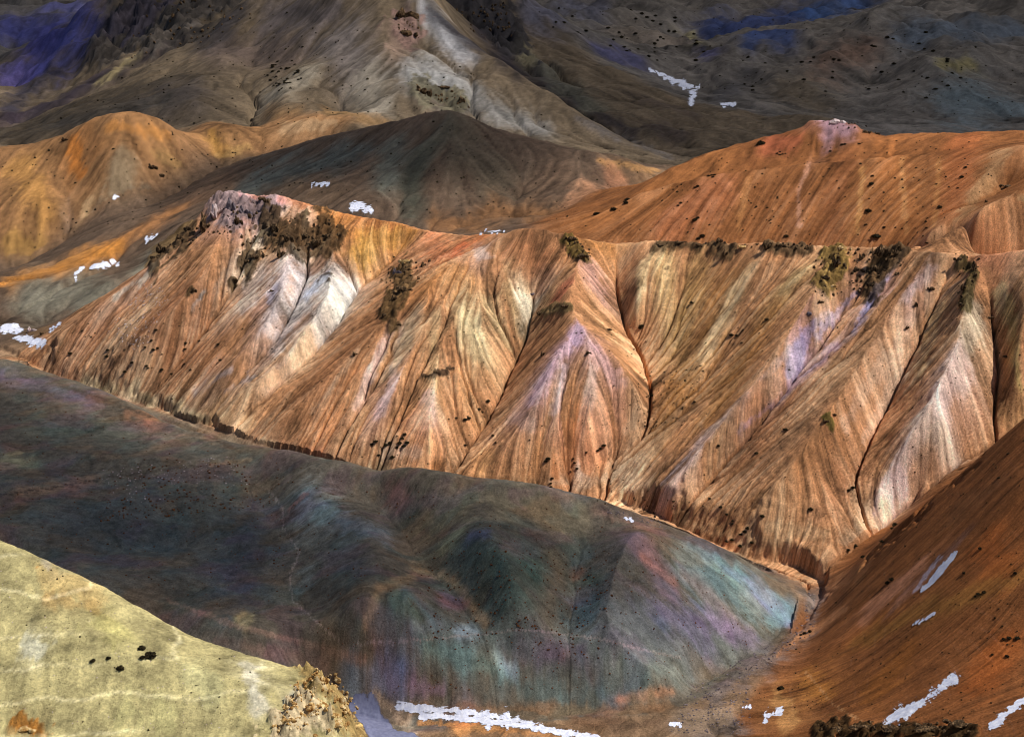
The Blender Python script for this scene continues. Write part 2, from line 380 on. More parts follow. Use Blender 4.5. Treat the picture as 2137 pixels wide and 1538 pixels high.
def soft(b, m): return np.clip(blur(m.astype('f4'), 3 if b.a > A * 1.5 else 6), 0, 1)
for key, b in bands.items():
    b.m = {}
    for nm, pl in dict(ridge=RIDGE, dark=DARK, rslope=RSLOPE, ochre=OCHRE, mid=MID, lhill=LHILL, mount=MOUNT, fore=FORE).items():
        b.m[nm] = inside(pl, b.U, b.V)
    fineM = soft(b, b.m['ridge'])
    s1 = blur(b.z, 1.3 if key != 'B' else 2.0); s2 = blur(b.z, 5 if key != 'B' else 9)
    sm = np.clip(1 - fineM - (.75 * soft(b, b.m['mount']) + .5 * soft(b, b.m['ochre'])+ .45 * soft(b, b.m['fore'])), 0, 1)
    b.z = s1 * (1 - sm) + s2 * sm
    if key == 'B':
        dk_ = np.clip(blur(b.m['dark'].astype('f4'), 14) * 2 - 1, 0, 1); b.z = b.z + dk_ * (.9 * (b.z - blur(b.z, 38)) + 3.0 * fbm(b.X, b.Y, 75, 3, .45))
    if key == 'C':
        lm_ = np.clip(soft(b, b.m['lhill'] | b.m['mid'] | b.m['mount']), 0, 1); b.z = b.z + lm_ * .8 * (b.z - blur(b.z, 16))
    X, Y = b.X, b.Y
    big = fbm(X, Y, 120, 4, .45)
    amp = 1.6 + 3.2 * fineM + 5 * soft(b, b.m['mount']) * (b.V > 8.1) + (5 if key == 'C' else 0) * .6 - (1.0 * soft(b, b.m['fore']))
    if key == 'C':
        amp = amp + 10 * np.clip((np.exp(b.V) - 4300) / 2000, 0, 1)
    b.amp = amp
    b.z = b.z + amp * big
    b.fine = fineM

print('masks', time.time() - T0)
# rills: drops of water run down the fall line and cut where they meet
def erode(b, rounds, k, seed):
    for n, (npart, steps, depth, s) in enumerate(rounds):
        zz = blur(b.z, s) if s else b.z
        acc = drainage(zz, npart, steps, seed + n)
        q = acc / (npart * steps / acc.size)
        c = np.log1p(q * 1.2); c = blur(c, .45)
        c = c - blur(c, 14)
        b.z = b.z - depth * k * c
    b.cut = c; b.chan = np.log1p(q)
    return b
B = bands['B']; C = bands['C']; AA = bands['A']
kB_ = 0.10 + 1.12 * B.fine + .30 * soft(B, B.m['ochre']) + .05 * soft(B, B.m['rslope'])
X, Y = B.X, B.Y
B.z = B.z + (0.2 + .5 * B.fine) * fbm(X, Y, 14, 2)
erode(B, [(260000, 260, 1.15, 2.0), (300000, 260, 1.15, 1.2), (420000, 200, 1.0, .6), (420000, 160, .8, .0)], kB_, 11)
kC_ = 1.2 + 1.0 * soft(C, C.m['mount'])
C.z = C.z + 1.5 * fbm(C.X, C.Y, 30, 2)
erode(C, [(150000, 180, 1.6, 1.2), (200000, 160, 1.3, .6), (200000, 100, 1.0, 0)], kC_, 31)
AA.z = AA.z + .5 * fbm(AA.X, AA.Y, 9, 3)
erode(AA, [(80000, 120, .12, 1.0), (80000, 80, .1, .5)], np.ones_like(AA.z), 51)
print('erode', time.time() - T0)

# fine fall-line fluting
def flute(b, n, sigma_noise, seed):
    r = np.random.default_rng(seed)
    gx, gy, m = flow(blur(b.z, 2.0))
    f = r.standard_normal(b.z.shape).astype('f4')
    if sigma_noise: f = blur(f, sigma_noise)
    o = lic(f, gx, gy, n); return o / o.std()
for key, b in bands.items():
    b.fl1 = flute(b, 30 if key == 'B' else 16, 1.6 if key == 'B' else .8, 5)
    b.fl0 = flute(b, 26 if key == 'B' else 12, 0, 6)
    b.fl1 = np.clip(b.fl1, -2.5, 2.5); b.fl0 = np.clip(b.fl0, -2.5, 2.5)
patchy = np.clip(.6 + .9 * fbm(X, Y, 60, 3), .1, 1.6)
B.z += B.fine * patchy * (.7 * B.fl1 + .5 * B.fl0) + B.fine * .75 * fbm(X, Y, 7, 2) + soft(B, B.m['dark']) * .45 * fbm(X, Y, 8, 3, .6) + (1 - B.fine) * (.12 * B.fl1 + .06 * B.fl0)
B.z += soft(B, B.m['ochre']) * (.7 * B.fl1)
C.z += .9 * C.fl1 + .3 * C.fl0
C.z += np.clip((np.exp(C.V) - 3900) / 900, 0, 1) * 42 * (fbm(C.X, C.Y, 520, 5, .5, True) - .2)
AA.z += .10 * AA.fl1 + .06 * AA.fl0
print('flute', time.time() - T0)

# the stream has cut a steep-walled gorge along the foot of the ridge
def ss(x, a, b): t = np.clip((x - a) / (b - a), 0, 1); return t * t * (3 - 2 * t)
n1 = fbm(X, Y, 42, 3); n2 = fbm(X, Y, 13, 2)
floor = B.gz + .6 * fbm(X, Y, 20, 3)
wide = np.zeros(X.shape)
for px_, py_, a_, s_ in ((450,905,16,22),(490,925,9,14),(1300,1040,13,18),(1370,1075,9,14),(1650,1180,16,22),(1700,1215,6,12),(600,950,5,14),(360,870,6,14),(780,985,5,16),(860,990,5,16)):
    g_ = Zp(px_, py_, -612); wide += a_ * np.exp(-((X - g_[0]) ** 2 + (Y - g_[1]) ** 2) / (2 * s_ ** 2))
half = 3.5 + 2 * n1 + 2.4 * n2 + 1.5 * perlin(X / 5, Y / 5) + wide
wall = floor + np.clip(B.dg - half, 0, None) * (1.25 + 1.5 * np.clip(wide / 7 + .35 * n1, 0, 1)) + 0.5 * n2
far_up = B.m['dark']
wall = np.where(far_up, floor + np.clip(B.dg - 11 - 4 * n1, 0, None) * .7, wall)
B.z = np.minimum(B.z, wall)

for key, b in bands.items():      # match the shared rows
    k = 8
    pass
def seam(fine_b, fr, coarse_b, cr):
    row = .5 * (fine_b.z[fr, ::2] + coarse_b.z[cr]); 
    d = row - coarse_b.z[cr]; n = 12
    for q in range(n):
        w_ = 1 - q / n
        coarse_b.z[cr + q if cr == 0 else cr - q] += d * w_
    full = np.interp(np.arange(fine_b.nu), np.arange(0, fine_b.nu, 2), row)
    d2 = full - fine_b.z[fr]
    for q in range(2 * n):
        w_ = 1 - q / (2 * n)
        fine_b.z[fr + q if fr == 0 else fr - q] += d2 * w_
seam(B, 0, AA, -1); seam(B, -1, C, 0)

# ------------------------------------------------------------------ ground colours: minerals, with light, shade and haze put into some strokes
def hexc(s): return np.array([int(s[i:i + 2], 16) / 255 for i in (0, 2, 4)])
def lin(c): c = np.asarray(c, float); return np.where(c < .04045, c / 12.92, ((c + .055) / 1.055) ** 2.4)
# find the stretch of ground seen at a place of the photograph
QW = 4; NW_, NH_ = 640, 480
look = np.full((NH_, NW_), 1e9); lid = np.full((NH_, NW_), -1, int); OFF = 0
allb = list(bands.values())
for b in allb:
    px, py = proj(b.X, b.Y, b.z); b.px = px; b.py = py; b.off = OFF; OFF += b.z.size
    i = ((px + 200) / QW).astype(int); j = ((py + 100) / QW).astype(int)
    m = (i >= 0) & (i < NW_) & (j >= 0) & (j < NH_)
    key_ = j[m] * NW_ + i[m]; d = b.Y[m]; ids = np.nonzero(m.ravel())[0] + b.off
    o = np.argsort(-d, kind='stable'); look.ravel()[key_[o]] = d[o]; lid.ravel()[key_[o]] = ids[o]
    b.kv = np.clip(b.a * FPX / np.maximum(np.abs(np.gradient(py, axis=0)), 1e-3), .8, 5).astype('f4')
def _resolve():
    # nearest band wins, so a second pass keeps the smallest distance
    look[:] = 1e9; lid[:] = -1
    K = []; D = []; I = []
    for b in allb:
        i = ((b.px + 200) / QW).astype(int); j = ((b.py + 100) / QW).astype(int)
        m = (i >= 0) & (i < NW_) & (j >= 0) & (j < NH_)
        K.append((j[m] * NW_ + i[m])); D.append(b.Y[m]); I.append(np.nonzero(m.ravel())[0] + b.off)
    K = np.concatenate(K); D = np.concatenate(D); I = np.concatenate(I)
    o = np.argsort(-D, kind='stable'); look.ravel()[K[o]] = D[o]; lid.ravel()[K[o]] = I[o]
_resolve()
def hit(px, py):
    """band, row, column of the ground seen at (px, py)"""
    i = int((px + 200) / QW); j = int((py + 100) / QW)
    for r_ in (0, 1, 2, 3):
        jj = slice(max(j - r_, 0), j + r_ + 1); ii = slice(max(i - r_, 0), i + r_ + 1)
        w_ = lid[jj, ii]
        if (w_ >= 0).any():
            q = np.unravel_index(np.argmin(np.where(w_ >= 0, look[jj, ii], 1e9)), w_.shape); k = w_[q]; break
    else: return None
    for b in allb:
        if k < b.off + b.z.size:
            k -= b.off; return b, k // b.nu, k % b.nu
def ground_at(px, py):
    h = hit(px, py)
    if h is None: return None
    b, j, i = h
    # refine among neighbours
    j0, j1 = max(j - 4, 0), min(j + 5, b.nv); i0, i1 = max(i - 4, 0), min(i + 5, b.nu)
    d = (b.px[j0:j1, i0:i1] - px) ** 2 + (b.py[j0:j1, i0:i1] - py) ** 2
    q = np.unravel_index(np.argmin(d), d.shape); j, i = j0 + q[0], i0 + q[1]
    return np.array([b.X[j, i], b.Y[j, i], b.z[j, i]]), b, j, i
def splat(pts, wpx, masks=None, step=.45):
    """soft footprint of a line of given width on the ground; returns {band: (slice, mask)}"""
    out = {}
    for (x0, y0), (x1, y1) in zip(pts[:-1], pts[1:]):
        n = int(math.hypot(x1 - x0, y1 - y0) / max(wpx * step, 2)) + 1
        for t in np.linspace(0, 1, n + 1):
            h = hit(x0 + (x1 - x0) * t, y0 + (y1 - y0) * t)
            if h is None: continue
            b, j, i = h; su = wpx / FPX / b.a; sv = su * float(b.kv[j, i])
            ru = int(2 * su) + 2; rv = int(2 * sv) + 2
            j0, j1 = max(j - rv, 0), min(j + rv + 1, b.nv); i0, i1 = max(i - ru, 0), min(i + ru + 1, b.nu)
            J = (np.arange(j0, j1) - j)[:, None] / sv; I = (np.arange(i0, i1) - i)[None] / su
            g = np.exp(-(J * J + I * I) * .9).astype('f4')
            if id(b) not in out: out[id(b)] = (b, np.zeros(b.z.shape, 'f4'))
            M = out[id(b)][1]; M[j0:j1, i0:i1] = np.maximum(M[j0:j1, i0:i1], g)
    return out.values()
BASEC = dict(ridge=('9a6a48', 1), dark=('453f38', 0), rslope=('7e4d2a', 1), ochre=('8e5932', 1), mid=('5f4c3c', 1), lhill=('946a44', 1), mount=('60513f', 1), fore=('b4a470', 1))
for b in allb:
    col = np.zeros(b.z.shape + (3,), 'f4'); col[:] = lin(hexc('8a6c50')) / E_SUN
    if b is not bands['B']: col[b.V > 8.0] = lin(hexc('403c3a')) / E_SHADE
    for nm, (h, s_) in BASEC.items(): col[b.m[nm]] = lin(hexc(h)) / (E_SUN if s_ else E_SHADE) / REG_E.get(nm, 1)
    b.col = np.stack([blur(col[..., k], 3) for k in range(3)], -1)
    b.wob = (fbm(b.X, b.Y, {id(bands['A']): 11, id(bands['B']): 24}.get(id(b), 60), 4, .65) * .6 + .28 * b.fl1 + .14 * b.fl0).astype('f4')
STROKES = """
#ridge
480,395 760,450 1000,484|b4693c|16
470,430 560,440|a890a0|22
600,440 650,455|d8b49a|14
690,450 740,485|c07a3c|22
740,530 790,500 830,490|e2a850|22
860,485 850,500|d98f3c|16
900,505 930,540|d07850|20
965,505 950,530|dc5a34|9
880,550 900,560|d08a60|14
1000,520 1010,530|a89a98|13
560,480 520,540 480,600|d0b49a|11
500,520 440,620|c4a48c|8
545,570 505,640|e4d0c4|13
600,540 585,600 555,680|dccccc|14
640,580 615,660 580,720|dcd0d0|15
700,560 690,630 650,700|e6dad4|24
735,590 700,650|ece4de|14
650,690 600,760 550,800|d0b0a0|18
480,770 410,812|eae6f0|8
530,785 470,815|e2dee8|5
575,600 560,630|b0b4d4|7
425,610 400,645|a8c4c8|6
680,570 640,615|a8b4d8|6
330,560 150,740|946448|26
380,620 230,760|7e5238|32
450,690 330,800|84563a|28
320,620 240,720|a47e60|12
330,555 240,620|bcb8ac|5
160,797 300,828 440,872|dcbc90|8
440,855 520,885|dcac7c|12
640,755 520,810 420,850|d09c72|14
800,640 680,780 570,880|86583a|30
720,780 640,900|925e3c|26
750,730 650,860|c8a080|4
810,700 740,850|d4aca4|7
840,690 800,860|dcbcb4|7
870,640 830,740|e0c098|10
930,560 965,590|b07848|28
900,590 860,620|a46a3e|18
910,650 900,800|dcb484|10
960,640 1000,740|e0c494|20
1020,640 1060,720|dab888|16
1060,600 1090,690|d2aa7a|14
820,790 790,860|dcb4b8|10
890,820 895,880|dcb8b4|11
970,800 1000,880|98663f|16
850,880 900,960|a4683f|28
690,900 640,930|a4643c|20
740,975 900,985|c89468|7
870,940 800,945|987e70|9
1080,510 1140,570|a66642|24
1200,500 1290,520|b87840|16
1095,640 1110,650|e6dec8|15
1060,560 1100,600|c49a70|10
1230,560 1260,640|b08884|18
1185,590 1155,630|e06c54|9
1240,640 1300,720|ba865c|18
1140,620 1120,680|9c7850|12
1200,690 1200,710|a890b0|15
1180,720 1110,830|c8a4b4|13
1230,720 1290,800|c89c9c|15
1180,760 1155,860|e0c4c4|8
1240,770 1225,860|e0c0b4|9
1290,820 1290,870|b47c5c|14
1200,900 1180,990|9e5e38|40
1280,900 1220,960|9c5e3a|24
1070,870 1110,890|bc9484|11
1080,940 1110,960|ac7248|26
1020,950 1000,985|c48c5c|16
1335,850 1305,900|e0b490|8
1205,985 1225,1010|e8d4c4|9
1340,550 1325,650|d4b888|9
1380,540 1400,700|a88458|20
1450,560 1420,760|8f6a40|26
1520,590 1430,820|88592f|30
1560,560 1470,740|a08260|10
1620,620 1480,880|82552c|26
1400,800 1380,900|784e28|22
1680,560 1640,600|a88a60|14
1760,590 1700,640|c08848|11
1730,650 1500,880 1380,1010|a08c8c|6
1690,685 1650,775|8890d0|12
1785,610 1705,700|a0a4d4|6
1850,580 1780,690|9898c4|6
1740,720 1640,820 1540,900|a486a0|7
1600,790 1480,900|8a6a58|10
1700,780 1500,980|84563a|22
1820,700 1620,940|886246|22
1760,880 1560,1080|7a5032|30
1850,740 1760,890|c8a28a|8
1880,780 1800,920|d4b098|7
1900,660 1850,780|bc947c|8
1940,560 1890,620|a49094|11
1960,640 1920,760|987c54|10
2040,640 2020,720|d0c8b0|18
2085,600 2115,700|d8d098|9
2010,740 1960,860|b49e9c|20
1930,860 1870,980|e0bcb0|13
1960,900 1995,960|ccb09c|15
1870,1000 1830,1080|bc9ca8|16
1800,980 1700,1080|8a5c40|20
2105,620 2125,800|ccbc74|7
2045,535 2137,545|a8694c|18
1600,1100 1720,1110|cca47c|11
1760,1130 1850,1080|a8886c|14
960,990 1150,1010|cc986c|8
1280,970 1370,1020|d4ac88|10
1450,950 1380,1040|a88c84|10
1460,1090 1540,1120|9a7048|9
540,925 620,948 740,972 900,990|dcb488|7
1420,1085 1540,1125 1640,1130|c8a078|7
160,797 300,830 430,872|e4c898|5
1150,1005 1230,1010 1290,985 1360,1030|dcb898|8
#ochre
1200,470 1400,380 1500,330|a4683a|18
1730,255 1760,275|bc949c|18
1600,300 1660,290|9c5438|18
1690,340 1665,400 1668,470|cc9474|4
1760,330 1730,490|8c5632|22
1850,310 1900,480|a86838|26
2010,300 1990,440|a05c34|24
2090,320 1990,480|a07850|12
2137,420 2010,500|a48c64|18
1500,400 1400,470|9c5e3a|30
1880,330 1890,480|c88c54|4
1560,370 1540,480|b87c48|5
1800,350 1790,480|c08a50|4
1960,330 1950,470|bc8048|4
#mid
930,265 880,330 860,400|46463a|20
760,310 560,370 430,430|565850|16
480,370 330,450|6e5440|10
380,430 250,500|9c6a40|8
250,510 120,560 0,590|c07c34|10
60,620 200,610|6e6858|26
250,600 330,530|78705e|12
960,310 1060,390|54493a|36
1000,440 1180,440|7c5636|14
1080,400 1180,370|66503e|16
1190,420 1230,400|b4805c|13
1255,335 1370,352|b0804c|4
1300,365 1220,440|946448|10
820,300 800,380|5c5c50|18
860,340 845,450|3c3a30|8
700,400 600,380|6a5440|12
900,460 1000,470|7c5636|10
60,690 200,690|7a5c3c|8
#lhill
40,350 100,440|b88448|24
150,290 165,360|d47c2c|11
230,262 350,280|bc7c3c|11
270,330 240,420|827056|22
330,320 400,355|a88250|10
440,275 465,330|bc8844|14
590,262 700,255|b8946c|7
520,300 440,340|b08850|7
30,500 80,520|a47a40|22
150,490 120,520|846a54|18
185,420 180,450|d0a878|9
310,390 200,450|70604c|10
#mount
700,80 740,140|665c56|30
890,20 960,110|9a9694|20
820,60 830,100|806858|14
860,150 940,170|928e88|28
960,200 1130,270|7a756e|18
760,170 780,230|837868|24
1040,285 1100,300|6b5a44|10
450,100 600,120|54463e|24
560,30 700,30|4a4240|22
650,140 560,210|827664|14
300,215 400,190|5c5046|20
100,265 350,205|50473c|10
560,230 620,240|74583a|10
680,230 800,255|80603c|9
850,20 860,80|4c3c38|12
890,185 960,215|3c3830|13
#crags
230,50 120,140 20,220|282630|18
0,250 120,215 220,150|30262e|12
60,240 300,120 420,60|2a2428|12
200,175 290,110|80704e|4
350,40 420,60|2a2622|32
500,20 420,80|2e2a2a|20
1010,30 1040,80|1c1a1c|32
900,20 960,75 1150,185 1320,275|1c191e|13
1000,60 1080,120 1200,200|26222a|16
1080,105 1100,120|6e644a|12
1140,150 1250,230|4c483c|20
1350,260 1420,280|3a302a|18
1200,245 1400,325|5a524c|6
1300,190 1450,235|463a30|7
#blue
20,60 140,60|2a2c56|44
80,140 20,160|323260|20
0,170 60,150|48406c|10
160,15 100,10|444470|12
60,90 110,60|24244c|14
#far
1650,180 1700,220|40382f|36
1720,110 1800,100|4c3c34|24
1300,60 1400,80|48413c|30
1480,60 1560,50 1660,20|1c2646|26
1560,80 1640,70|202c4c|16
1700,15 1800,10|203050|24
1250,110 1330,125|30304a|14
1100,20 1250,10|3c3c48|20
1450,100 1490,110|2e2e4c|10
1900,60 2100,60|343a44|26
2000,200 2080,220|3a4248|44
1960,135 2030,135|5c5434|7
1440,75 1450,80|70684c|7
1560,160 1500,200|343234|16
#dark
900,1340 1300,1340 1500,1320|3e4a4a|46
940,1180 1180,1200|3e483e|40
1440,1170 1600,1270|4a5e62|24
120,1080 450,1150|363a3a|56
1240,1240 1420,1330|46484e|40
80,830 330,890|5e4e3e|16
0,790 180,830|4c424c|8
265,860 320,870|a86c3c|7
60,890 260,900|464a3e|16
320,920 400,900|5e5040|9
0,960 60,960|6c6646|9
400,885 450,915|6c5a46|7
200,1000 40,1030|6e4e34|7
200,1100 320,1120|2e3336|50
400,1050 460,1090|343834|30
520,1090 500,1180|2e333a|34
480,1000 560,1000|3a382e|12
650,1055 680,1055|74807e|22
710,1085 800,1115|5a5e66|10
680,1150 720,1170|424540|30
820,1035 850,1050|74423a|12
860,1070 850,1080|3a3c30|10
900,1080 960,1060|5e5238|24
1040,1050 1200,1080|60543a|18
930,1140 960,1110|70704e|10
990,1130 1060,1220|324640|22
1110,1150 1120,1200|34463a|18
980,1115 1010,1115|404060|8
1160,1190 1140,1290|54422f|14
1200,1200 1215,1190|74462f|7
1220,1220 1240,1240|283e34|18
1210,1260 1230,1290|48565c|16
1330,1120 1400,1230|5c4454|16
1345,1165 1405,1215|7e4836|7
1380,1280 1460,1300|4a405c|18
1270,1180 1290,1230|4c443a|14
1440,1135 1560,1220|4c626e|9
1570,1230 1640,1290|62769a|12
1500,1180 1620,1260|48625f|9
1430,1200 1560,1310|6e5c58|8
1490,1290 1560,1330|5c4c66|12
1610,1300 1650,1270|48666a|9
1380,1110 1250,1060|6a4a38|9
762,1300 790,1230 870,1195 940,1205 1015,1300|846238|6
840,1250 870,1280|384a40|16
930,1250 960,1260|603a50|10
860,1310 900,1310|52585e|10
960,1312 990,1315|8090a0|7
880,1345 1060,1400|486664|12
1040,1370 1060,1390|70888a|10
1140,1360 1200,1370|4a3a46|15
1290,1370 1420,1400|54584f|14
1100,1440 1160,1440|3a4a48|14
1260,1440 1340,1430|384446|12
790,1420 830,1430|48587a|14
730,1400 740,1420|40566c|12
860,1430 920,1440|5e4664|8
1400,1440 1290,1460|b0703a|5
350,1250 480,1300 650,1345 760,1375|745442|4
450,1335 680,1385|62463a|6
500,1290 520,1285|847444|6
690,1270 700,1300|4e4638|16
620,1230 640,1200|4a5250|10
560,1020 590,1060 590,1100 625,1150 605,1200 610,1250 700,1330|74645a|1.5
600,1065 640,1028|845a44|3
740,1342 900,1332 1100,1312 1250,1332 1420,1372|6e625e|2
200,1000 100,1018 0,1032|1e1a1a|2
200,1000 360,975 520,960|2c241e|2.5
520,958 440,968|6e5638|4
90,1000 0,1012|3a3436|4
#floor
1250,1058 1330,1075 1400,1103 1560,1165 1660,1215 1700,1250|66564a|7
120,800 430,905 500,940|6a5846|4
1400,1500 1300,1515 1220,1505|6e5440|10
1150,1490 1440,1478|7a6048|6
1705,1235 1690,1310 1600,1370 1500,1430 1470,1538|786a62|15
1420,1500 1540,1520|74665c|20
1300,1062 1370,1090|8e6e58|7
860,1478 1400,1482|8a6c50|9
880,1505 1240,1538|e09858|7
780,1448 820,1480 860,1530|b49e84|8
1420,1500 1500,1500|8a725a|18
1300,1500 1200,1500|7c5c44|9
#rslope
1850,1300 1780,1330|a06032|24
1750,1210 1800,1190|a46e44|10
1920,1180 1810,1280|ac7454|14
1960,1160 1910,1230|ded6e2|3
2000,1060 2060,1010|7c5030|26
1870,1390 1820,1440|885224|34
1680,1420 1720,1450|a86c30|18
1620,1450 1650,1500|b4844f|14
2060,1130 2100,1200|9c5628|26
2090,1340 2050,1420|945024|30
1780,1340 1940,1270 2137,1200|82582a|14
1680,1400 1740,1470 1810,1510|c49464|2
1760,1270 1620,1360|b87c50|5
2137,950 1900,1080|84502c|14
#fore
50,1170 180,1240|bc9a60|28
60,1350 120,1360|e4e2d0|24
210,1300 240,1320|aca05e|28
400,1400 430,1440|c4ba84|28
260,1480 340,1500|b0a66e|34
520,1410 540,1470|ccc4b4|18
95,1168 100,1185|f4e4d0|6
620,1440 600,1500|d0c8b8|14
600,1385 660,1400|a88a58|7
700,1450 690,1520|e6cc9c|18
655,1430 640,1470|d89a34|8
20,1520 90,1530|b87430|10
100,1250 200,1270|a88048|14
"""  # put in: shade on mountain flank and navy far slopes, haze blue, mound-rim light
SHADED = {'dark', 'blue', 'far'}  # crags left out: dark rock with the flank's cloud shade kept in its colour
reg = ''
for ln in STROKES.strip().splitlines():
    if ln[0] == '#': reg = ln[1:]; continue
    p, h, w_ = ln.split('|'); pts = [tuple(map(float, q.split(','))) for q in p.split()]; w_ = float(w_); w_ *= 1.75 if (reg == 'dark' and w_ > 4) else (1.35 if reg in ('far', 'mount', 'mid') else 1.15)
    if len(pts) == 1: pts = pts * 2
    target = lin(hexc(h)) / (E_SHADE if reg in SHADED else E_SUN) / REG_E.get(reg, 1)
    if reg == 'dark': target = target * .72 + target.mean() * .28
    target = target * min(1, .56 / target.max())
    for b, M in splat(pts, w_):
        jj = np.nonzero(M.max(1) > .03)[0]; ii = np.nonzero(M.max(0) > .03)[0]
        if len(jj) == 0: continue
        s_ = (slice(jj[0], jj[-1] + 1), slice(ii[0], ii[-1] + 1)); m = M[s_]
        if reg in b.m: m = m * b.m[reg][s_]
        if reg == 'dark': m = m * b.m['dark'][s_]
        if reg == 'fore':
            m = m + b.wob[s_] * 3.6 * m * (1 - m); m = np.clip((m - .3) / .5, 0, 1)[..., None] * .6
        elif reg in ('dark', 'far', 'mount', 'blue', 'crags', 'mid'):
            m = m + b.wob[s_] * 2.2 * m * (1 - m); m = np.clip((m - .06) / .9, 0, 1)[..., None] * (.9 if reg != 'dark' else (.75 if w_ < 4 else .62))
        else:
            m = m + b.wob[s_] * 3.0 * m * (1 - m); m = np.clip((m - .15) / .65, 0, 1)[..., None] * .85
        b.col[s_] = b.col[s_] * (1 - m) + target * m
for b in allb:      # loose soil has crept downhill and carried its colour along
    gx, gy, _ = flow(blur(b.z, 1.5))
    n_ = 26 if b is B else 10
    sm_ = lic(b.col, gx, gy, n_); wgt = (.45 + .18 * b.fine - .25 * soft(b, b.m['dark']))[..., None]
    b.col = b.col * (1 - wgt) + sm_ * wgt
    if b is B:      # paler on the crests between rills, darker in them
        cr = np.clip(-b.cut * 1.2 + .35 * b.fl1, -1, 1) * (b.fine * .8 + .3 * soft(b, b.m['ochre']))
        cr = cr[..., None]
        lum = b.col.mean(-1, keepdims=True)
        pale = b.col * .85 + lum * np.array([.60, .55, .40]) + np.array([.08, .07, .045])
        b.col = np.where(cr > 0, b.col * (1 - .7 * cr) + pale * .7 * cr, b.col * (1 + .55 * cr))
        th_ = np.clip((b.chan - 1.5) / 1.2, 0, 1) * (b.fine * .5 + .7 * soft(b, b.m['ochre']) + .3 * soft(b, b.m['rslope'])) * np.clip(fbm(b.X, b.Y, 80, 2) * 1.6 + .5, 0, 1)
        th_ = th_[..., None] * .6; b.col = b.col * (1 - th_) + (b.col * 1.5 + np.array([.10, .075, .04])) * th_
B.col = B.col * (1 + B.fine[..., None] * (np.array([1.0, 1.02, .96]) - 1))
for b in allb:      # the shaded hill is a patchwork of slate, rust, olive and violet shales washed into each other
    gx, gy, _ = flow(blur(b.z, 1.5)); dkm = soft(b, b.m['dark']) if b is not C else 0
    if b is B:
        for sd, sc_, tint in ((3, 60, (1.30, 1.0, .78)), (9, 45, (.74, 1.02, 1.14)), (14, 55, (1.14, .86, 1.16)), (22, 80, (.62, .66, .68)), (31, 35, (1.3, 1.28, 1.2))):
            f_ = lic(fbm(b.X + 900 * sd, b.Y - 700 * sd, sc_, 5, .62), gx, gy, 8)
            k_ = (np.clip(f_ * 2.6 - .25, 0, 1) * dkm * .5)[..., None]
            b.col = b.col * (1 - k_) + b.col * np.array(tint) * k_
for b in allb:
    tex = np.clip(1 + (.17 + .12 * b.fine) * b.fl0 + .12 * b.fl1 + .16 * fbm(b.X, b.Y, 9, 3) + .14 * fbm(b.X, b.Y, 45, 3),   .3, 1.9)
    dk = b.m['dark']
    tex = np.where(dk, 1 + .08 * b.fl0 + .05 * b.fl1 + .26 * fbm(b.X, b.Y, 9, 4, .7), tex)
    fo = soft(b, b.m['fore']); tex = tex * (1 - fo) + fo * (1 + .42 * fbm(b.X, b.Y, 16, 5, .68) + .04 * b.fl0 + .05 * b.fl1)
    # animal tracks follow the contours as thin pale lines
    tr = np.abs(np.sin((b.z + 2.2 * fbm(b.X, b.Y, 60, 3)) * (.42)))
    tm = np.clip(1 - tr / (.10 + .09 * b.m['fore']), 0, 1) * np.clip(fbm(b.X, b.Y, 50, 3) * 2 + .25 + .45 * b.m['fore'], 0, 1)
    trk = soft(b, b.m['fore']) * 2.4 + soft(b, b.m['rslope']) * .5 + (.4 * np.clip((b.px - 1400) / 300, 0, 1) * soft(b, b.m['ridge']))
    b.col = b.col * tex[..., None]
    t_ = np.clip(tm * trk, 0, 1.6)[..., None]
    b.col = b.col * (1 - t_ * .5) + (b.col * 1.5 + .10) * t_ * .5
    b.col = np.clip(b.col, .004, .9)
print('colours', time.time() - T0)

# ------------------------------------------------------------------ meshes
# ------------------------------------------------------------------ rocks, shrubs, snow
def tag(o, label, cat, group=None, kind=None):
    if label: o['label'] = label
    if cat: o['category'] = cat
    if group: o['group'] = group
    if kind: o['kind'] = kind
    return o
def simple_mat(name, c1, c2, scale=1.0, rough=.9, bump=.4, c3=None):
    m = bpy.data.materials.new(name); m.use_nodes = True; n = m.node_tree.nodes; l = m.node_tree.links
    bs = n['Principled BSDF']; bs.inputs['Roughness'].default_value = rough; bs.inputs['Specular IOR Level'].default_value = .15
    g = n.new('ShaderNodeNewGeometry'); nz = n.new('ShaderNodeTexNoise'); nz.inputs['Scale'].default_value = scale; nz.inputs['Detail'].default_value = 6; nz.inputs['Roughness'].default_value = .65
    mp = n.new('ShaderNodeMapping'); mp.inputs['Scale'].default_value = (1, 1, .35); l.new(g.outputs['Position'], mp.inputs[0]); l.new(mp.outputs[0], nz.inputs['Vector'])
    r = n.new('ShaderNodeValToRGB'); e = r.color_ramp.elements; e[0].position = .35; e[1].position = .68
    e[0].color = (*lin(hexc(c1)), 1); e[1].color = (*lin(hexc(c2)), 1)
    if c3: q = e.new(.52); q.color = (*lin(hexc(c3)), 1)
    l.new(nz.outputs[0], r.inputs[0]); l.new(r.outputs[0], bs.inputs['Base Color'])
    bp = n.new('ShaderNodeBump'); bp.inputs['Strength'].default_value = bump; bp.inputs['Distance'].default_value = 1.0
    l.new(nz.outputs[0], bp.inputs['Height']); l.new(bp.outputs[0], bs.inputs['Normal'])
    return m
M_ROCK = simple_mat('crag_rock', '1c140c', '9a7a58', .6, bump=.7, c3='4a3824')
M_PALE = simple_mat('pale_rock', '9c8078', 'e8dcd6', .35, c3='c8b4b0')
M_GREY = simple_mat('grey_rock', '4a4448', 'a89898', .4, c3='6c6064')
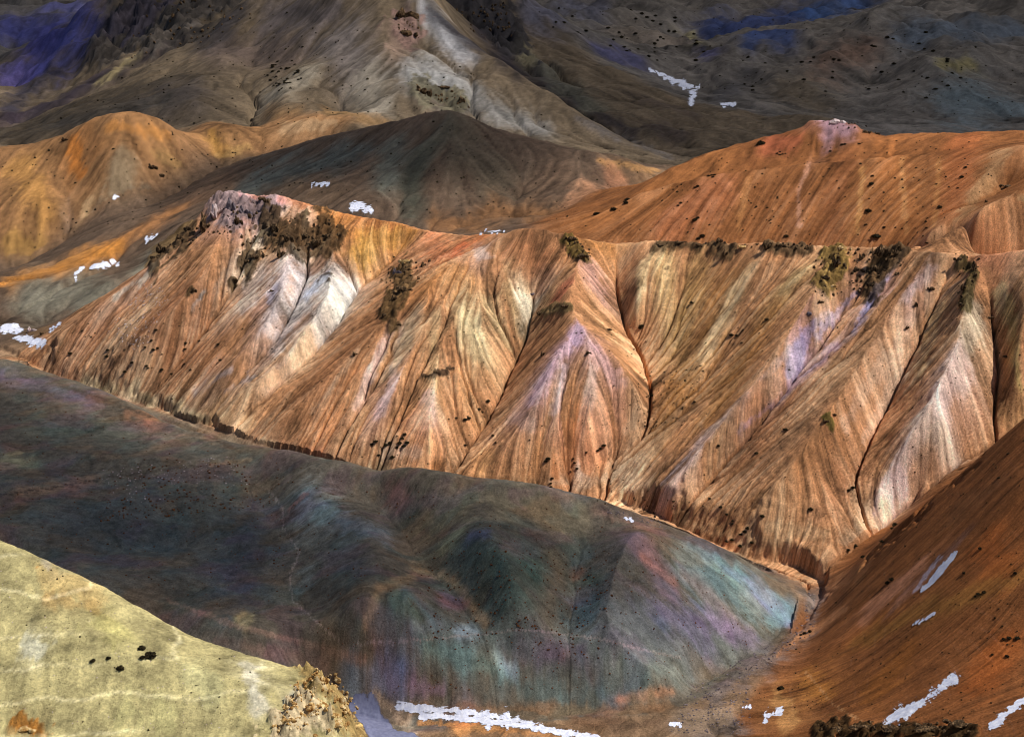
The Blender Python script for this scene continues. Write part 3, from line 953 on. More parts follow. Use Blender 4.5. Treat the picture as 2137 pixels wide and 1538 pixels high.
M_OCHRE = simple_mat('ochre_rock', '7a4c1c', 'f0dcae', .5, c3='c09a60')
M_BROWN = simple_mat('brown_boulder', '3a2214', '7a4c2c', .8)
M_SHRUB = simple_mat('dark_shrub', '17140b', '3a3018', 1.2)

def ico(sub):
    import bmesh
    bm = bmesh.new(); bmesh.ops.create_icosphere(bm, subdivisions=sub, radius=1)
    v = np.array([q.co[:] for q in bm.verts]); f = [[q.index for q in p.verts] for p in bm.faces]; bm.free(); return v, f
ICO = {k: ico(k) for k in (1, 2, 3)}
def rock_shape(r, sub=2, cuts=20, rough=.05):
    v, f = ICO[sub]; v = v.copy()
    for _ in range(cuts):
        n = r.normal(size=3); n /= np.linalg.norm(n); d = r.uniform(.42, .8)
        k = np.maximum(v @ n - d, 0); v -= k[:, None] * n
    v *= 1 + rough * r.standard_normal(len(v))[:, None]
    return v, f
def clump_mesh(name, seed, n, mat, tall=1.0, sub=2):
    r = np.random.default_rng(seed); V = []; F = []; o = 0
    for k in range(n):
        v, f = rock_shape(r, sub)
        a = r.uniform(0, 6.28); c, s = math.cos(a), math.sin(a)
        sc_ = np.array([r.uniform(.22, .45), r.uniform(.22, .42), r.uniform(.28, .62) * tall])
        if k == 0: sc_ *= 1.25
        v = v * sc_; v = v @ np.array([[c, s, 0], [-s, c, 0], [0, 0, 1]])
        p = np.array([r.uniform(-.62, .62), r.uniform(-.35, .35), r.uniform(-.1, .25) * tall]) if k else np.zeros(3)
        V.append(v + p); F += [[q + o for q in t] for t in f]; o += len(v)
    me = bpy.data.meshes.new(name); me.from_pydata(np.concatenate(V).tolist(), [], F); me.materials.append(mat); return me
def slope_of(b, j, i):
    j = min(max(j, 2), b.nv - 3); i = min(max(i, 2), b.nu - 3)
    p = lambda q, w_: np.array([b.X[q, w_], b.Y[q, w_], b.z[q, w_]])
    n = np.cross(p(j, i + 2) - p(j, i - 2), p(j + 2, i) - p(j - 2, i)); return n / np.linalg.norm(n)
CR = {}
for nm, m, tl in (('dark', M_ROCK, 1.0), ('pale', M_PALE, 1.3), ('grey', M_GREY, 1.1), ('ochre', M_OCHRE, 1.0)):
    CR[nm] = [clump_mesh('rock_outcrop', 100 + q, 7, m, tl) for q in range(5)]
    for me in CR[nm]: pass
def place(name, me, px, py, wpx, hpx, lean=0.0, sink=-.05, rz=None):
    g = ground_at(px, py + hpx * .25)
    if g is None: return None
    p, b, j, i = g; d = math.sqrt(p @ p)
    o = bpy.data.objects.new(name, me); COL.objects.link(o)
    n = slope_of(b, j, i)
    W_ = wpx * d / FPX * .5 / .72; H_ = hpx * d / FPX * .5 / .75
    o.scale = (W_, max(W_ * .6, H_ * .6), H_)
    up = Vector(n) * .3 + Vector((0, 0, 1)) * .7; q = up.normalized().to_track_quat('Z', 'Y').to_euler()
    o.rotation_euler = (q.x * .5, q.y * .5, random.uniform(-.3, .3) if rz is None else rz)
    o.location = Vector(p) + Vector(n) * (-sink * H_)
    return o
OUT = """
dark|430,462,20,70|tall dark cliff on the left end of the plateau, left of the pale pillar
pale|449,436,15,60|tall pale pink rock pillar at the left end of the plateau crest
grey|478,428,30,50|purple grey rock face just right of the pale pillar
grey|515,436,34,36|broken grey rock face below the plateau crest, right of the purple one
dark|548,420,26,18|small dark crag high on the plateau face
dark|556,438,12,14|tiny dark crag under the high one on the plateau face
dark|395,476,26,28|dark crag on the left skyline just below the plateau cliff
dark|372,497,24,26|dark crag on the left skyline, second below the plateau cliff
dark|345,518,34,32|largest dark crag on the left skyline of the ridge
dark|318,540,18,16|lowest dark crag on the left skyline of the ridge
dark|498,462,18,30|narrow dark crag at the foot of the grey rock face
dark|576,478,26,46|upright dark crag at the left of the big crag cluster below the plateau
dark|602,500,34,34|dark crag in the middle of the big crag cluster below the plateau
dark|590,526,22,34|dark crag hanging lowest in the big crag cluster
dark|640,494,30,30|rounded dark crag right of centre in the crag cluster
dark|662,508,36,28|broad dark crag at the lower right of the crag cluster
dark|684,494,26,22|dark crag at the right end of the crag cluster
dark|706,488,24,12|flat dark crag just right of the crag cluster
dark|622,524,18,16|small dark crag above the pale gullies, below the crag cluster
dark|536,536,40,18|long dark crag above the second pale gully
dark|515,550,18,14|dark crag at the lower left tip of the long crag
dark|490,586,22,18|lone dark crag on the pale gully slope
dark|402,606,20,18|lone dark crag left of the pale gullies, above a bluish streak
dark|570,606,12,9|tiny dark crag on the pale grey gully
dark|840,604,38,30|largest dark crag at the top of the brown spur
dark|824,624,20,18|dark crag at the lower left of the brown spur crag
ochre|848,546,34,26|tan craggy block above the brown spur crag
dark|882,550,20,20|dark crag right of the tan block at the cone top
grey|830,572,22,20|grey jagged rock between tan block and brown spur crag
dark|802,656,16,20|brown crag on the left flank of the central cone
dark|741,736,12,18|narrow dark crag low on the left flank of the central cone
dark|834,680,12,12|small brown crag beside the pale rib of the central cone
dark|1030,620,16,9|oval dark crag on the right flank of the central cone
dark|892,786,18,7|left piece of the short dark rock band low on the cone
dark|910,781,20,7|middle piece of the short dark rock band low on the cone
dark|938,773,20,6|right piece of the short dark rock band low on the cone
dark|1192,502,26,20|dark green brown crag at the head of the steep bowl
dark|1214,538,40,14|long dark crag on the crest of the spur above the pink cone
dark|1185,640,26,10|dark crag right at the top of the pink cone
dark|1128,652,20,16|dark crag in the gully left of the pink cone
grey|1108,612,26,12|grey rock lip above the white patch in the bowl
dark|1270,686,18,10|small dark crag right of the pink cone top
dark|1226,736,20,14|brown crag on the front of the pink cone
dark|1135,735,12,18|dark narrow crag on the left edge of the pink cone
dark|1385,512,34,7|thin dark rim rock on the crest above the broad brown face
dark|1420,509,26,6|second thin dark rim rock on the crest above the broad brown face
dark|1460,512,16,12|small dark rim rock left of the round crag on the crest
dark|1500,508,24,18|round dark crag on the crest of the broad brown face
dark|1517,530,18,24|dark crag hanging below the round crest crag
ochre|1552,514,30,12|tan rim rock between the round crag and the big crest crags
dark|1602,514,26,30|left crag of the triple group on the crest
dark|1632,514,26,22|middle crag of the triple group on the crest
dark|1662,519,22,18|right crag of the triple group on the crest
dark|1686,516,12,10|tiny dark rim rock right of the triple group
ochre|1760,520,32,26|tan topped castle like crag on the crest
dark|1744,552,20,40|dark shaded wall under the castle like crag
dark|1724,582,20,20|dark crag at the lower left foot of the castle like crag
dark|1784,560,22,22|brown crag at the right foot of the castle like crag
dark|1850,530,46,38|broadest dark crag on the right part of the crest
dark|1826,562,24,30|dark crag hanging under the broadest crest crag
dark|1878,524,30,22|right shoulder of the broadest crest crag
dark|1818,602,18,22|lowest dark crag under the broadest crest crag
ochre|1735,604,22,10|small orange crag below the castle like crag
dark|1714,628,14,12|small dark crag above the lavender streak
grey|1690,652,18,18|grey crag at the head of the lavender streak
dark|1800,534,16,22|dark notch rock between the two great crest crags
dark|2002,544,26,20|dark crag at the top of the right hand spur
dark|2032,560,14,36|dark rib of rock running down the right hand spur
dark|2012,604,12,20|dark rock in the notch of the right hand spur
dark|2006,642,12,22|lower dark rock on the left edge of the right hand spur
dark|2066,662,16,8|small oval crag on the pale right hand spur
dark|1942,600,16,20|dark crag left of the right hand spur, upper one
dark|1912,634,12,20|dark crag left of the right hand spur, middle one
dark|1894,682,10,14|dark crag left of the right hand spur, lower one
dark|2100,742,20,9|flat crag in the far right gully
dark|1724,882,16,12|dark crag at the head of the lower right rib
dark|1742,862,12,12|small dark crag just above the lower right rib
pale|1740,256,52,14|pale jagged summit rocks of the ochre ridge
dark|1700,262,22,10|dark brown rock left of the pale summit rocks
dark|1806,274,18,14|dark green tooth right of the ochre ridge summit, larger one
dark|1832,277,12,10|dark green tooth right of the ochre ridge summit, smaller one
dark|2104,386,34,7|dark rim rock on the right hand spur of the ochre ridge
dark|2058,418,10,14|small dark rock on the pale spur of the ochre ridge
dark|856,34,50,32|dark brown craggy patch high on the big mountain
dark|850,70,42,28|dark brown crag below the high patch on the big mountain
dark|884,188,36,30|dark cave like crag on the lower face of the big mountain
dark|926,182,34,14|dark rock band right of the cave like crag
dark|960,212,24,28|dark reddish crag on the mountain, just above the mid hill top
dark|136,290,16,12|dark rock on the orange hill crest, left one
dark|158,296,18,9|dark rock on the orange hill crest, right one
dark|318,346,20,18|dark rock scar on the ochre hill, upper part
dark|336,366,18,14|dark rock scar on the ochre hill, lower part
dark|1745,1524,60,22|leftmost dark crag along the bottom right edge
dark|1800,1526,50,16|dark crag along the bottom edge, second from left
dark|1862,1522,60,22|dark crag along the bottom edge, in the middle
dark|1930,1524,60,18|dark crag along the bottom edge, second from right
dark|1996,1520,60,24|rightmost dark crag along the bottom edge
ochre|672,1428,34,26|tan and orange crag at the top of the near hill's right end
ochre|712,1470,32,36|tan crag on the outer right edge of the near hill
ochre|650,1492,34,26|pale broken crag below the tan one on the near hill
ochre|600,1520,34,18|pale broken rocks at the bottom edge of the near hill
ochre|704,1522,34,22|tan crag at the bottom right corner of the near hill
ochre|50,1516,60,14|orange brown rock lip at the bottom left corner
pale|70,688,22,14|rounded rock beside the ice at the left edge
dark|88,692,14,16|dark rock just right of the rounded rock at the left edge
"""
# roughen the ground where the crags crop out, and stain it the colour of the rock
CRAGGY = [([(500,-20),(330,60),(230,110)],40,26,'2c2826'),([(330,30),(250,60)],36,20,'28242a'),([(960,10),(1040,40),(1060,90)],34,26,'1e1c1e'),([(1080,100),(1120,150)],14,10,None),
  ([(845,40),(860,75)],26,9,'4a3a36'),([(875,185),(960,215)],18,8,'3c382e'),([(450,430),(560,440)],22,9,'7a6660'),([(560,470),(620,500),(700,492)],20,10,'46341f'),([(395,475),(320,540)],12,8,'4a3a26'),([(835,560),(840,600),(810,650)],18,9,'5a4428'),
  ([(1740,525),(1750,560),(1725,590)],20,10,'7a6030'),([(1870,525),(1840,550),(1820,600)],22,11,'42321e'),([(1600,515),(1680,520)],12,8,'54402a'),([(1490,510),(1520,530)],12,8,'54402a'),([(1370,512),(1460,510)],7,5,'54402a'),([(535,535),(505,555)],10,8,'46341f'),([(490,586),(480,592)],8,7,'46341f'),([(402,605),(395,612)],8,7,'46341f'),([(880,788),(945,770)],5,5,'3c2c20'),([(1700,255),(1780,262)],16,5,None),
  ([(665,1425),(710,1460),(730,1530)],40,5.5,'b09058'),([(590,1530),(660,1490)],34,4.5,'c8b088'),([(40,1510),(90,1520)],16,3,'9a6428'),([(2005,550),(2035,570),(2008,640)],10,8,'4e4224'),([(1180,500),(1215,535)],13,8,'54441f'),([(1130,650),(1190,640)],8,6,'6a5636'),([(1720,870),(1735,890)],9,7,'54481f'),([(1700,1524),(2030,1524)],12,7,'3a2c18')]
def apply_crags():
    for pts, w_, amp_, h in CRAGGY:
        for b, M in splat(pts, w_ * 1.1):
            s_ = (slice(None), slice(None)); 
            jj = np.nonzero(M.max(1) > .03)[0]; ii = np.nonzero(M.max(0) > .03)[0]
            if len(jj) == 0: continue
            s_ = (slice(jj[0], jj[-1] + 1), slice(ii[0], ii[-1] + 1)); m = M[s_]
            sc_ = 70 if b is bands['C'] else (14 if b is B else 11)
            m = np.clip((m + .35 * b.wob[s_] - .25) / .4, 0, 1)
            b.z[s_] += m * amp_ * (.62 if b is B else 1) * (.55 * fbm(b.X[s_], b.Y[s_], sc_ * 1.6, 5, .6, True) + .9 * fbm(b.X[s_], b.Y[s_], sc_ * .7, 3, .6) + .1) * .8
            if h:
                k = np.clip((m + .3 * b.wob[s_] - .3) / .3, 0, 1)[..., None] * .9
                b.col[s_] = b.col[s_] * (1 - k) + lin(hexc(h)) / (E_SHADE if b is bands['C'] else E_SUN) * (1 + .7 * np.clip(b.fl0[s_], -.8, 2)[..., None] * .6) * k
apply_crags()
seam(B, 0, AA, -1); seam(B, -1, C, 0)
for q, ln in enumerate(OUT.strip().splitlines()):
    k, g, lb = ln.split('|'); px, py, w_, h_ = map(float, g.split(','))
    o = place('rock_outcrop', CR[k][q % 5], px, py, w_, h_)
    if o: tag(o, lb, 'rock outcrop')

# shrubs: low domes of twigs and small leaves
def shrub_mesh(seed, leaves):
    r = np.random.default_rng(seed); V = []; F = []
    v, f = ICO[2]; vv = v * np.array([.8, .8, .55]) * (1 + .16 * r.standard_normal(len(v)))[:, None]; vv[:, 2] = np.maximum(vv[:, 2], -.15)
    V += vv.tolist(); F += [list(t) for t in f]
    for k in range(leaves):
        d = r.normal(size=3); d /= np.linalg.norm(d); d[2] = abs(d[2]); c = d * np.array([.9, .9, .68]) * r.uniform(.75, 1.12)
        a = r.normal(size=3) * .13; e = r.normal(size=3) * .13; o = len(V)
        V += [(c - a).tolist(), (c + e).tolist(), (c + a).tolist(), (c - e).tolist()]; F.append([o, o + 1, o + 2, o + 3])
    me = bpy.data.meshes.new('shrub'); me.from_pydata(V, [], F); me.materials.append(M_SHRUB); return me
SHR = [shrub_mesh(q, 120) for q in range(5)]
def at_ground(name, me, px, py, wpx, squash=(.7, 1.0), rise=.2):
    g = ground_at(px, py)
    if g is None: return None
    p, b, j, i = g; d = math.sqrt(p @ p); W_ = wpx * d / FPX * .5
    o = bpy.data.objects.new(name, me); COL.objects.link(o)
    o.scale = (W_, W_ * random.uniform(.8, 1.1), W_ * random.uniform(*squash)); o.rotation_euler = (0, 0, random.uniform(0, 6.28))
    o.location = (p[0], p[1], p[2] + rise * W_ * .3); return o
SH1 = [('dark shrub clustered near the central cone foot','shrubs at the foot of the central cone', '843,907,9 838,915,8 850,925,10 835,925,9 842,932,9 830,935,8 805,928,9 812,923,9 782,922,9 775,929,7 820,955,9 790,950,6'),
 ('dark shrub in the ravine by the pink cone','shrubs along the ravine', '1000,855,9 1006,861,8 978,873,9 970,876,8 951,872,6 1030,910,7 1035,925,6 1018,838,9 970,930,6'),
 ('dark shrub low on the pink cone','shrubs low on the pink cone', '1145,957,10 1139,963,8 1195,957,5 1200,968,6 1205,976,6 1260,928,9 1252,935,8 1245,940,7 1225,945,6 1190,985,5 1150,1000,7 1148,1008,6 1150,1016,7'),
 ('dark shrub above the deep gorge bend','shrubs above the gorge bend', '1692,1062,10 1590,1077,9 1505,1060,8 1515,1073,7 1527,1088,6 1528,1093,6 1561,1103,8 1553,1111,9 1546,1114,8 1526,1127,9 1518,1131,8 1545,1140,9 1569,1135,8 1480,1040,7'),
 ('dark shrub on the front right slope','shrubs on the front right slope', '1780,1018,8 1770,1023,7 1868,1094,12 1860,1100,8 1785,1138,8 1770,1150,7 1800,1163,9 1840,1131,8 1890,1140,5 2045,1145,8 2012,1197,8 2120,1196,8 1862,1210,10 1852,1217,10 2055,1236,9 2042,1241,8 2034,1245,6 2125,1332,10 2106,1331,9 2095,1335,7 2072,1366,6 2102,1370,8 1690,1318,8 1680,1322,8 1672,1325,6 1629,1437,13 2075,1290,5 1650,1345,5 1745,1258,5'),
 ('dark shrub on the ochre ridge','shrubs on the ochre ridge', '1587,300,14 1580,303,9 1465,494,12 1458,499,9 1486,362,5 1478,368,7 1487,371,6 1492,364,6 1457,390,7 1449,392,6 1455,455,8 1450,461,9 1420,425,6 1415,429,6 1820,368,7 1818,385,11 1811,442,12 1808,469,6 1845,440,5 1845,475,6 1961,434,10 2015,350,7 2007,371,9 2000,394,5 1795,302,6 1755,303,7 1762,303,6 1735,315,5 1622,322,5 1628,325,5 1634,323,5 1280,438,12 1310,416,12 1305,425,10 1245,446,12 1640,494,9 1600,434,5 1932,464,6 1933,476,6 1935,507,6'),
 ('dark shrub on the ridge left flank','shrubs on the left flank of the ridge', '147,738,8 325,690,7 315,711,7 303,727,6 319,731,7 328,729,6 415,713,6 388,715,7 385,730,6 455,719,8 305,765,6 338,774,7 278,758,7 260,777,7 360,782,6 397,772,6 384,760,6 459,752,8 223,746,8 224,731,6 275,759,5 308,768,5 170,690,5'),
 ('dark shrub on the broad brown face','shrubs on the broad brown face', '1527,700,9 1538,701,7 1551,690,7 1548,716,5 1600,667,8 1450,840,6 1500,930,7 1578,946,8 1640,898,9 1443,634,7 1357,827,9 1340,682,9 1333,686,7')]
big1 = tag(at_ground('shrub', SHR[0], 1829, 495, 20), 'largest round dark shrub, on the crest line in front of the ochre ridge', 'shrub')
nshr = 1
for lb, x, y, w_ in [('uppermost of the dark bushes on the near pale hill', 294, 1355, 17), ('widest of the dark bushes on the near pale hill', 313, 1371, 24), ('small dark bush joined to the left of the widest bush on the near hill', 297, 1374, 13),
        ('lowest of the dark bushes on the near pale hill', 249, 1394, 16), ('dark bush farthest left on the near pale hill', 196, 1379, 12), ('thin dark bush between its neighbours on the near pale hill', 224, 1375, 11)]:
    o = at_ground('shrub', SHR[nshr % 5], x, y, w_); tag(o, lb, 'shrub', 'bushes on the near pale hill'); nshr += 1
for lb, gr, l_ in SH1:
    for q in l_.split():
        x, y, w_ = map(float, q.split(',')); o = at_ground('shrub', SHR[nshr % 5], x, y, w_ * 1.15)
        if o: tag(o, lb, 'shrub', gr); nshr += 1
def in_px(poly, n, r):
    xs = [p[0] for p in poly]; ys = [p[1] for p in poly]; out = []
    while len(out) < n:
        x = r.uniform(min(xs), max(xs), n); y = r.uniform(min(ys), max(ys), n)
        m = inside(poly, x, y); out += list(zip(x[m], y[m]))
    return out[:n]
rs = np.random.default_rng(3)
FIELDS = [  # outline in the photo, number, width in photo pixels, label, group
 ([(560,130),(620,120),(640,150),(600,200),(560,190)], 30, (5, 9), 'dark shrub on the mountain foot', 'shrubs on the mountain foot'),
 ([(1100,20),(1400,20),(1500,120),(1380,140),(1150,60)], 44, (6, 10), 'dark shrub on the far hills', 'shrubs on the far hills'),
 ([(1560,120),(1900,60),(2100,100),(1900,240),(1520,190)], 40, (6, 10), 'dark shrub on the far right hill', 'shrubs on the far right hill'),
]
for poly, n, (w0, w1), lb, gr in FIELDS:
    for x, y in in_px(poly, n, rs):
        if nshr >= 298: break
        o = at_ground('shrub', SHR[nshr % 5], x, y, rs.uniform(w0, w1)); 
        if o: tag(o, lb, 'shrub', gr); nshr += 1
print('shrubs', nshr, time.time() - T0)
# the rest, too small and too many to count, as one object each
def scatter(name, mat, fields, label, low, seed):
    r = np.random.default_rng(seed); V = []; F = []; o = 0; v0, f0 = ICO[1]; f0 = np.array(f0)
    for poly, n, (w0, w1), flat in fields:
        for x, y in in_px(poly, n, r):
            g = ground_at(x, y)
            if g is None: continue
            p, b, j, i = g; d = math.sqrt(p @ p); W_ = r.uniform(w0, w1) * r.uniform(.6, 1) * d / FPX * .5
            v = v0 * (1 + .22 * r.standard_normal(len(v0)))[:, None] * np.array([W_, W_ * .9, W_ * flat]) + p + np.array([0, 0, W_ * .15])
            V.append(v); F.append(f0 + o); o += len(v)
    V = np.concatenate(V); F = np.concatenate(F)
    me = bpy.data.meshes.new(name); me.from_pydata(V.tolist(), [], F.tolist()); me.materials.append(mat)
    ob = bpy.data.objects.new(name, me); COL.objects.link(ob); tag(ob, label, None, kind='stuff'); return ob
RP = [(60,740),(330,530),(440,480),(760,520),(1000,560),(1300,560),(1600,560),(1900,560),(2130,600),(2137,850),(1800,1100),(1400,1060),(1150,1000),(740,960),(430,860)]
scatter('shrubs', M_SHRUB, [(RP, 900, (1.6, 4.5), .8), ([(1330,780),(1480,760),(1420,880),(1330,900)], 160, (2, 5), .8),
  ([(1200,480),(1500,330),(1740,270),(2130,280),(1980,500)], 240, (2, 6), .8), ([(1080,20),(1400,10),(2130,60),(2130,250),(1900,250),(1480,200),(1380,140),(1150,60)], 260, (2, 5), .7),
  ([(400,60),(620,20),(1000,150),(1200,280),(700,240),(560,300),(100,250)], 260, (2, 6), .8), ([(0,330),(400,270),(700,300),(920,260),(1350,350),(1150,470),(800,440),(430,400),(60,560)], 300, (2, 6), .8),
  ([(1740,1260),(1850,1140),(2137,900),(2137,1500),(1700,1500),(1560,1440)], 260, (2, 5), .8), ([(0,1130),(300,1290),(680,1420),(600,1530),(0,1530)], 60, (2, 6), .8)],
  'countless tiny dark shrubs scattered over the slopes', 0, 5)
DP = [(0,780),(420,920),(740,1000),(1300,1080),(1640,1240),(1600,1320),(1400,1440),(900,1440),(640,1320),(350,1240),(0,1090)]
scatter('stones', M_BROWN, [(DP, 900, (2, 5), .7), ([(880,1150),(1300,1150),(1250,1380),(900,1330)], 260, (3, 6.5), .75), ([(250,980),(520,960),(560,1060),(200,1090)], 200, (3, 7), .7)],
  'countless brown and dark stones on the shaded hill', 0, 6)
scatter('pale_stones', M_PALE, [([(220,700),(300,590),(360,600),(300,740)], 200, (1.6, 4.5), .7), ([(200,980),(500,950),(520,1020),(250,1060)], 130, (2, 4.5), .6), ([(0,1180),(300,1300),(680,1440),(560,1530),(0,1530)], 160, (1.5, 4), .6)],
  'countless pale stones on the slopes', 0, 7)
scatter('rubble', M_ROCK, [([(430,440),(560,420),(720,480),(700,510),(560,540),(420,480)], 150, (2, 9), 1.25), ([(330,530),(420,470),(430,500),(320,560)], 30, (2, 7), 1.25), ([(810,560),(900,540),(870,600),(800,650)], 45, (2, 8), 1.25),
  ([(1370,508),(1700,508),(1700,522),(1370,520)], 70, (2, 7), 1.25), ([(1700,520),(1900,515),(1880,570),(1800,610),(1700,620)], 120, (3, 9), 1.25), ([(1990,530),(2050,540),(2030,640),(2000,640)], 40, (2, 7), 1.25),
  ([(1180,495),(1240,520),(1230,545),(1180,520)], 30, (2, 7), 1.25), ([(1680,250),(1780,250),(1850,280),(1700,275)], 30, (2, 6), 1.25), ([(340,20),(560,10),(420,90),(250,130)], 90, (3, 9), 1.25), ([(950,10),(1050,10),(1080,100),(980,80)], 70, (3, 9), 1.25), ([(830,20),(880,40),(870,90),(830,70)], 40, (2, 6), 1.25), ([(860,180),(980,200),(980,230),(870,200)], 30, (2, 7), 1.25),
  ([(1700,1515),(2030,1510),(2030,1534),(1700,1534)], 60, (3, 11), 1.25), ([(1420,1040),(1240,1040),(1240,1050),(1400,1090)], 30, (2, 6), 1.25)],
  'dark broken rock crowded round the crags', 0, 8)
scatter('gravel', M_GREY, [([(1690,1230),(1712,1260),(1690,1330),(1600,1390),(1560,1420),(1570,1530),(1400,1530),(1440,1430),(1560,1370),(1660,1310)], 420, (2, 6), .7), ([(1250,1060),(1370,1080),(1400,1110),(1280,1075)], 60, (2, 5), .7)], 'grey gravel and stones in the dry stream bed', 0, 10)
scatter('ochre_rubble', M_OCHRE, [([(620,1420),(700,1405),(745,1470),(745,1536),(560,1536)], 420, (3, 12), 1.0)], 'pale broken rock at the end of the near hill', 0, 9)
BOUL = [clump_mesh('boulder', 300 + q, 2, M_BROWN, .9) for q in range(4)]
bl = '1180,1178,8 1140,1062,9 1000,1095,8 1022,1098,12 1041,1096,6 1045,1098,6 1195,1268,10 1203,1308,13 1170,1300,9 1175,1300,8 1118,1340,10 1115,1352,9 1160,1352,9 1172,1342,10 1195,1350,9 1193,1344,8 1028,1302,8 1030,1306,8 1068,1310,8 1020,1300,7 1100,1265,6 1082,1247,7 1030,1250,6 1315,1300,6 1365,1312,11 1295,1278,8 1265,1275,7 820,1244,6 890,1270,7 832,1432,8 822,1442,6 868,1433,7 914,1421,7 998,1380,10 985,1360,6 1108,1438,6 1110,1437,6 303,1070,8 285,1061,10 305,1080,12 312,1042,13 397,1046,8 90,1101,11 108,1103,7 223,1135,9 197,1157,7 590,1260,0 607,1273,8 497,972,12 680,1060,6 1390,1140,6 1560,1225,7 1570,1232,6 1480,1210,5 1530,1356,7 1440,1378,6 1235,1200,6'
for q in bl.split():
    x, y, w_ = map(float, q.split(','))
    if not w_: continue
    o = at_ground('boulder', BOUL[int(x) % 4], x, y, w_ * 1.2, (.8, 1.1))
    if o:
        left = x < 700
        tag(o, 'dark boulder left of the winding track' if left else 'reddish boulder right of the winding track', 'boulder', 'boulders left of the winding track' if left else 'boulders right of the winding track')

# thin sheets that follow the ground: snow, ice and the road
def cover_mat(name, c1, c2, rough, edge):
    m = simple_mat(name, c1, c2, .3, rough=rough, bump=.15); n = m.node_tree.nodes; l = m.node_tree.links; bs = n['Principled BSDF']
    at = n.new('ShaderNodeVertexColor'); at.layer_name = 'cover'; g = n.new('ShaderNodeNewGeometry')
    nz = n.new('ShaderNodeTexNoise'); nz.inputs['Scale'].default_value = 1.0; nz.inputs['Detail'].default_value = 7; nz.inputs['Roughness'].default_value = .7; mp = n.new('ShaderNodeMapping'); mp.inputs['Scale'].default_value = (.10, .14, .75); l.new(g.outputs['Position'], mp.inputs[0]); l.new(mp.outputs[0], nz.inputs['Vector'])
    a_ = n.new('ShaderNodeMath'); a_.operation = 'MULTIPLY_ADD'; l.new(nz.outputs[0], a_.inputs[0]); a_.inputs[1].default_value = edge; l.new(at.outputs[0], a_.inputs[2])
    r = n.new('ShaderNodeMapRange'); l.new(a_.outputs[0], r.inputs[0]); r.inputs[1].default_value = .5 + edge / 2 - .03; r.inputs[2].default_value = .5 + edge / 2 + .05
    l.new(r.outputs[0], bs.inputs['Alpha']); return m
M_SNOW = cover_mat('snow', 'c8cce0', 'f4f4fa', .6, 1.7)
M_ROAD = cover_mat('road_surface', '6c6e88', '84869e', .8, .1)
def sheet(name, strokes, mat, lift, label=None, cat=None, kind=None, rag=1.0, thr=.35, region=None, low=None):
    V = []; F = []; K = []; o = 0
    acc = {}
    for pts, w_ in strokes:
        if len(pts) == 1: pts = pts * 2
        for b, M in splat(pts, w_ * (1.25 if mat is M_ROAD else .85)): acc[id(b)] = (b, np.maximum(acc[id(b)][1], M) if id(b) in acc else M)
    for b, M in acc.values():
        jj = np.nonzero(M.max(1) > .05)[0]; ii = np.nonzero(M.max(0) > .05)[0]
        if len(jj) < 2: continue
        s_ = (slice(jj[0], jj[-1] + 1), slice(ii[0], ii[-1] + 1)); m = M[s_]
        m = m + rag * .35 * b.wob[s_] * np.clip(m * 3, 0, 1)
        cov = .5 + (m - thr) * .8
        if low: cov = np.where(b.z[s_] < low, cov, -5); m = np.where(b.z[s_] < low, m, -1)
        v = (m[:-1, :-1] + m[1:, :-1] + m[:-1, 1:] + m[1:, 1:]) / 4 > thr - .35
        j2, i2 = np.nonzero(v)
        if len(j2) == 0: continue
        Mc = np.zeros(b.z.shape, 'f4'); Mc[s_] = cov
        j2 = j2 + jj[0]; i2 = i2 + ii[0]; k = j2 * b.nu + i2
        Q = np.stack([k, k + 1, k + b.nu + 1, k + b.nu], 1); used, inv = np.unique(Q, return_inverse=True)
        d = np.hypot(b.X.ravel()[used], b.Y.ravel()[used])
        V.append(np.stack([b.X.ravel()[used], b.Y.ravel()[used], b.z.ravel()[used] + lift * d / 1500], 1)); F.append(inv.reshape(Q.shape) + o); o += len(used); K.append(Mc.ravel()[used])
    if not V: print('no sheet', label); return
    V = np.concatenate(V); F = np.concatenate(F); K = np.concatenate(K)
    me = bpy.data.meshes.new(name); me.from_pydata(V.tolist(), [], F.tolist()); me.materials.append(mat); me.polygons.foreach_set('use_smooth', np.ones(len(F), bool))
    ca = me.color_attributes.new('cover', 'FLOAT_COLOR', 'POINT'); c_ = np.ones((len(K), 4), 'f4'); c_[:, :3] = K[:, None]; ca.data.foreach_set('color', c_.ravel())
    ob = bpy.data.objects.new(name, me); COL.objects.link(ob); tag(ob, label, cat, kind=kind); return ob
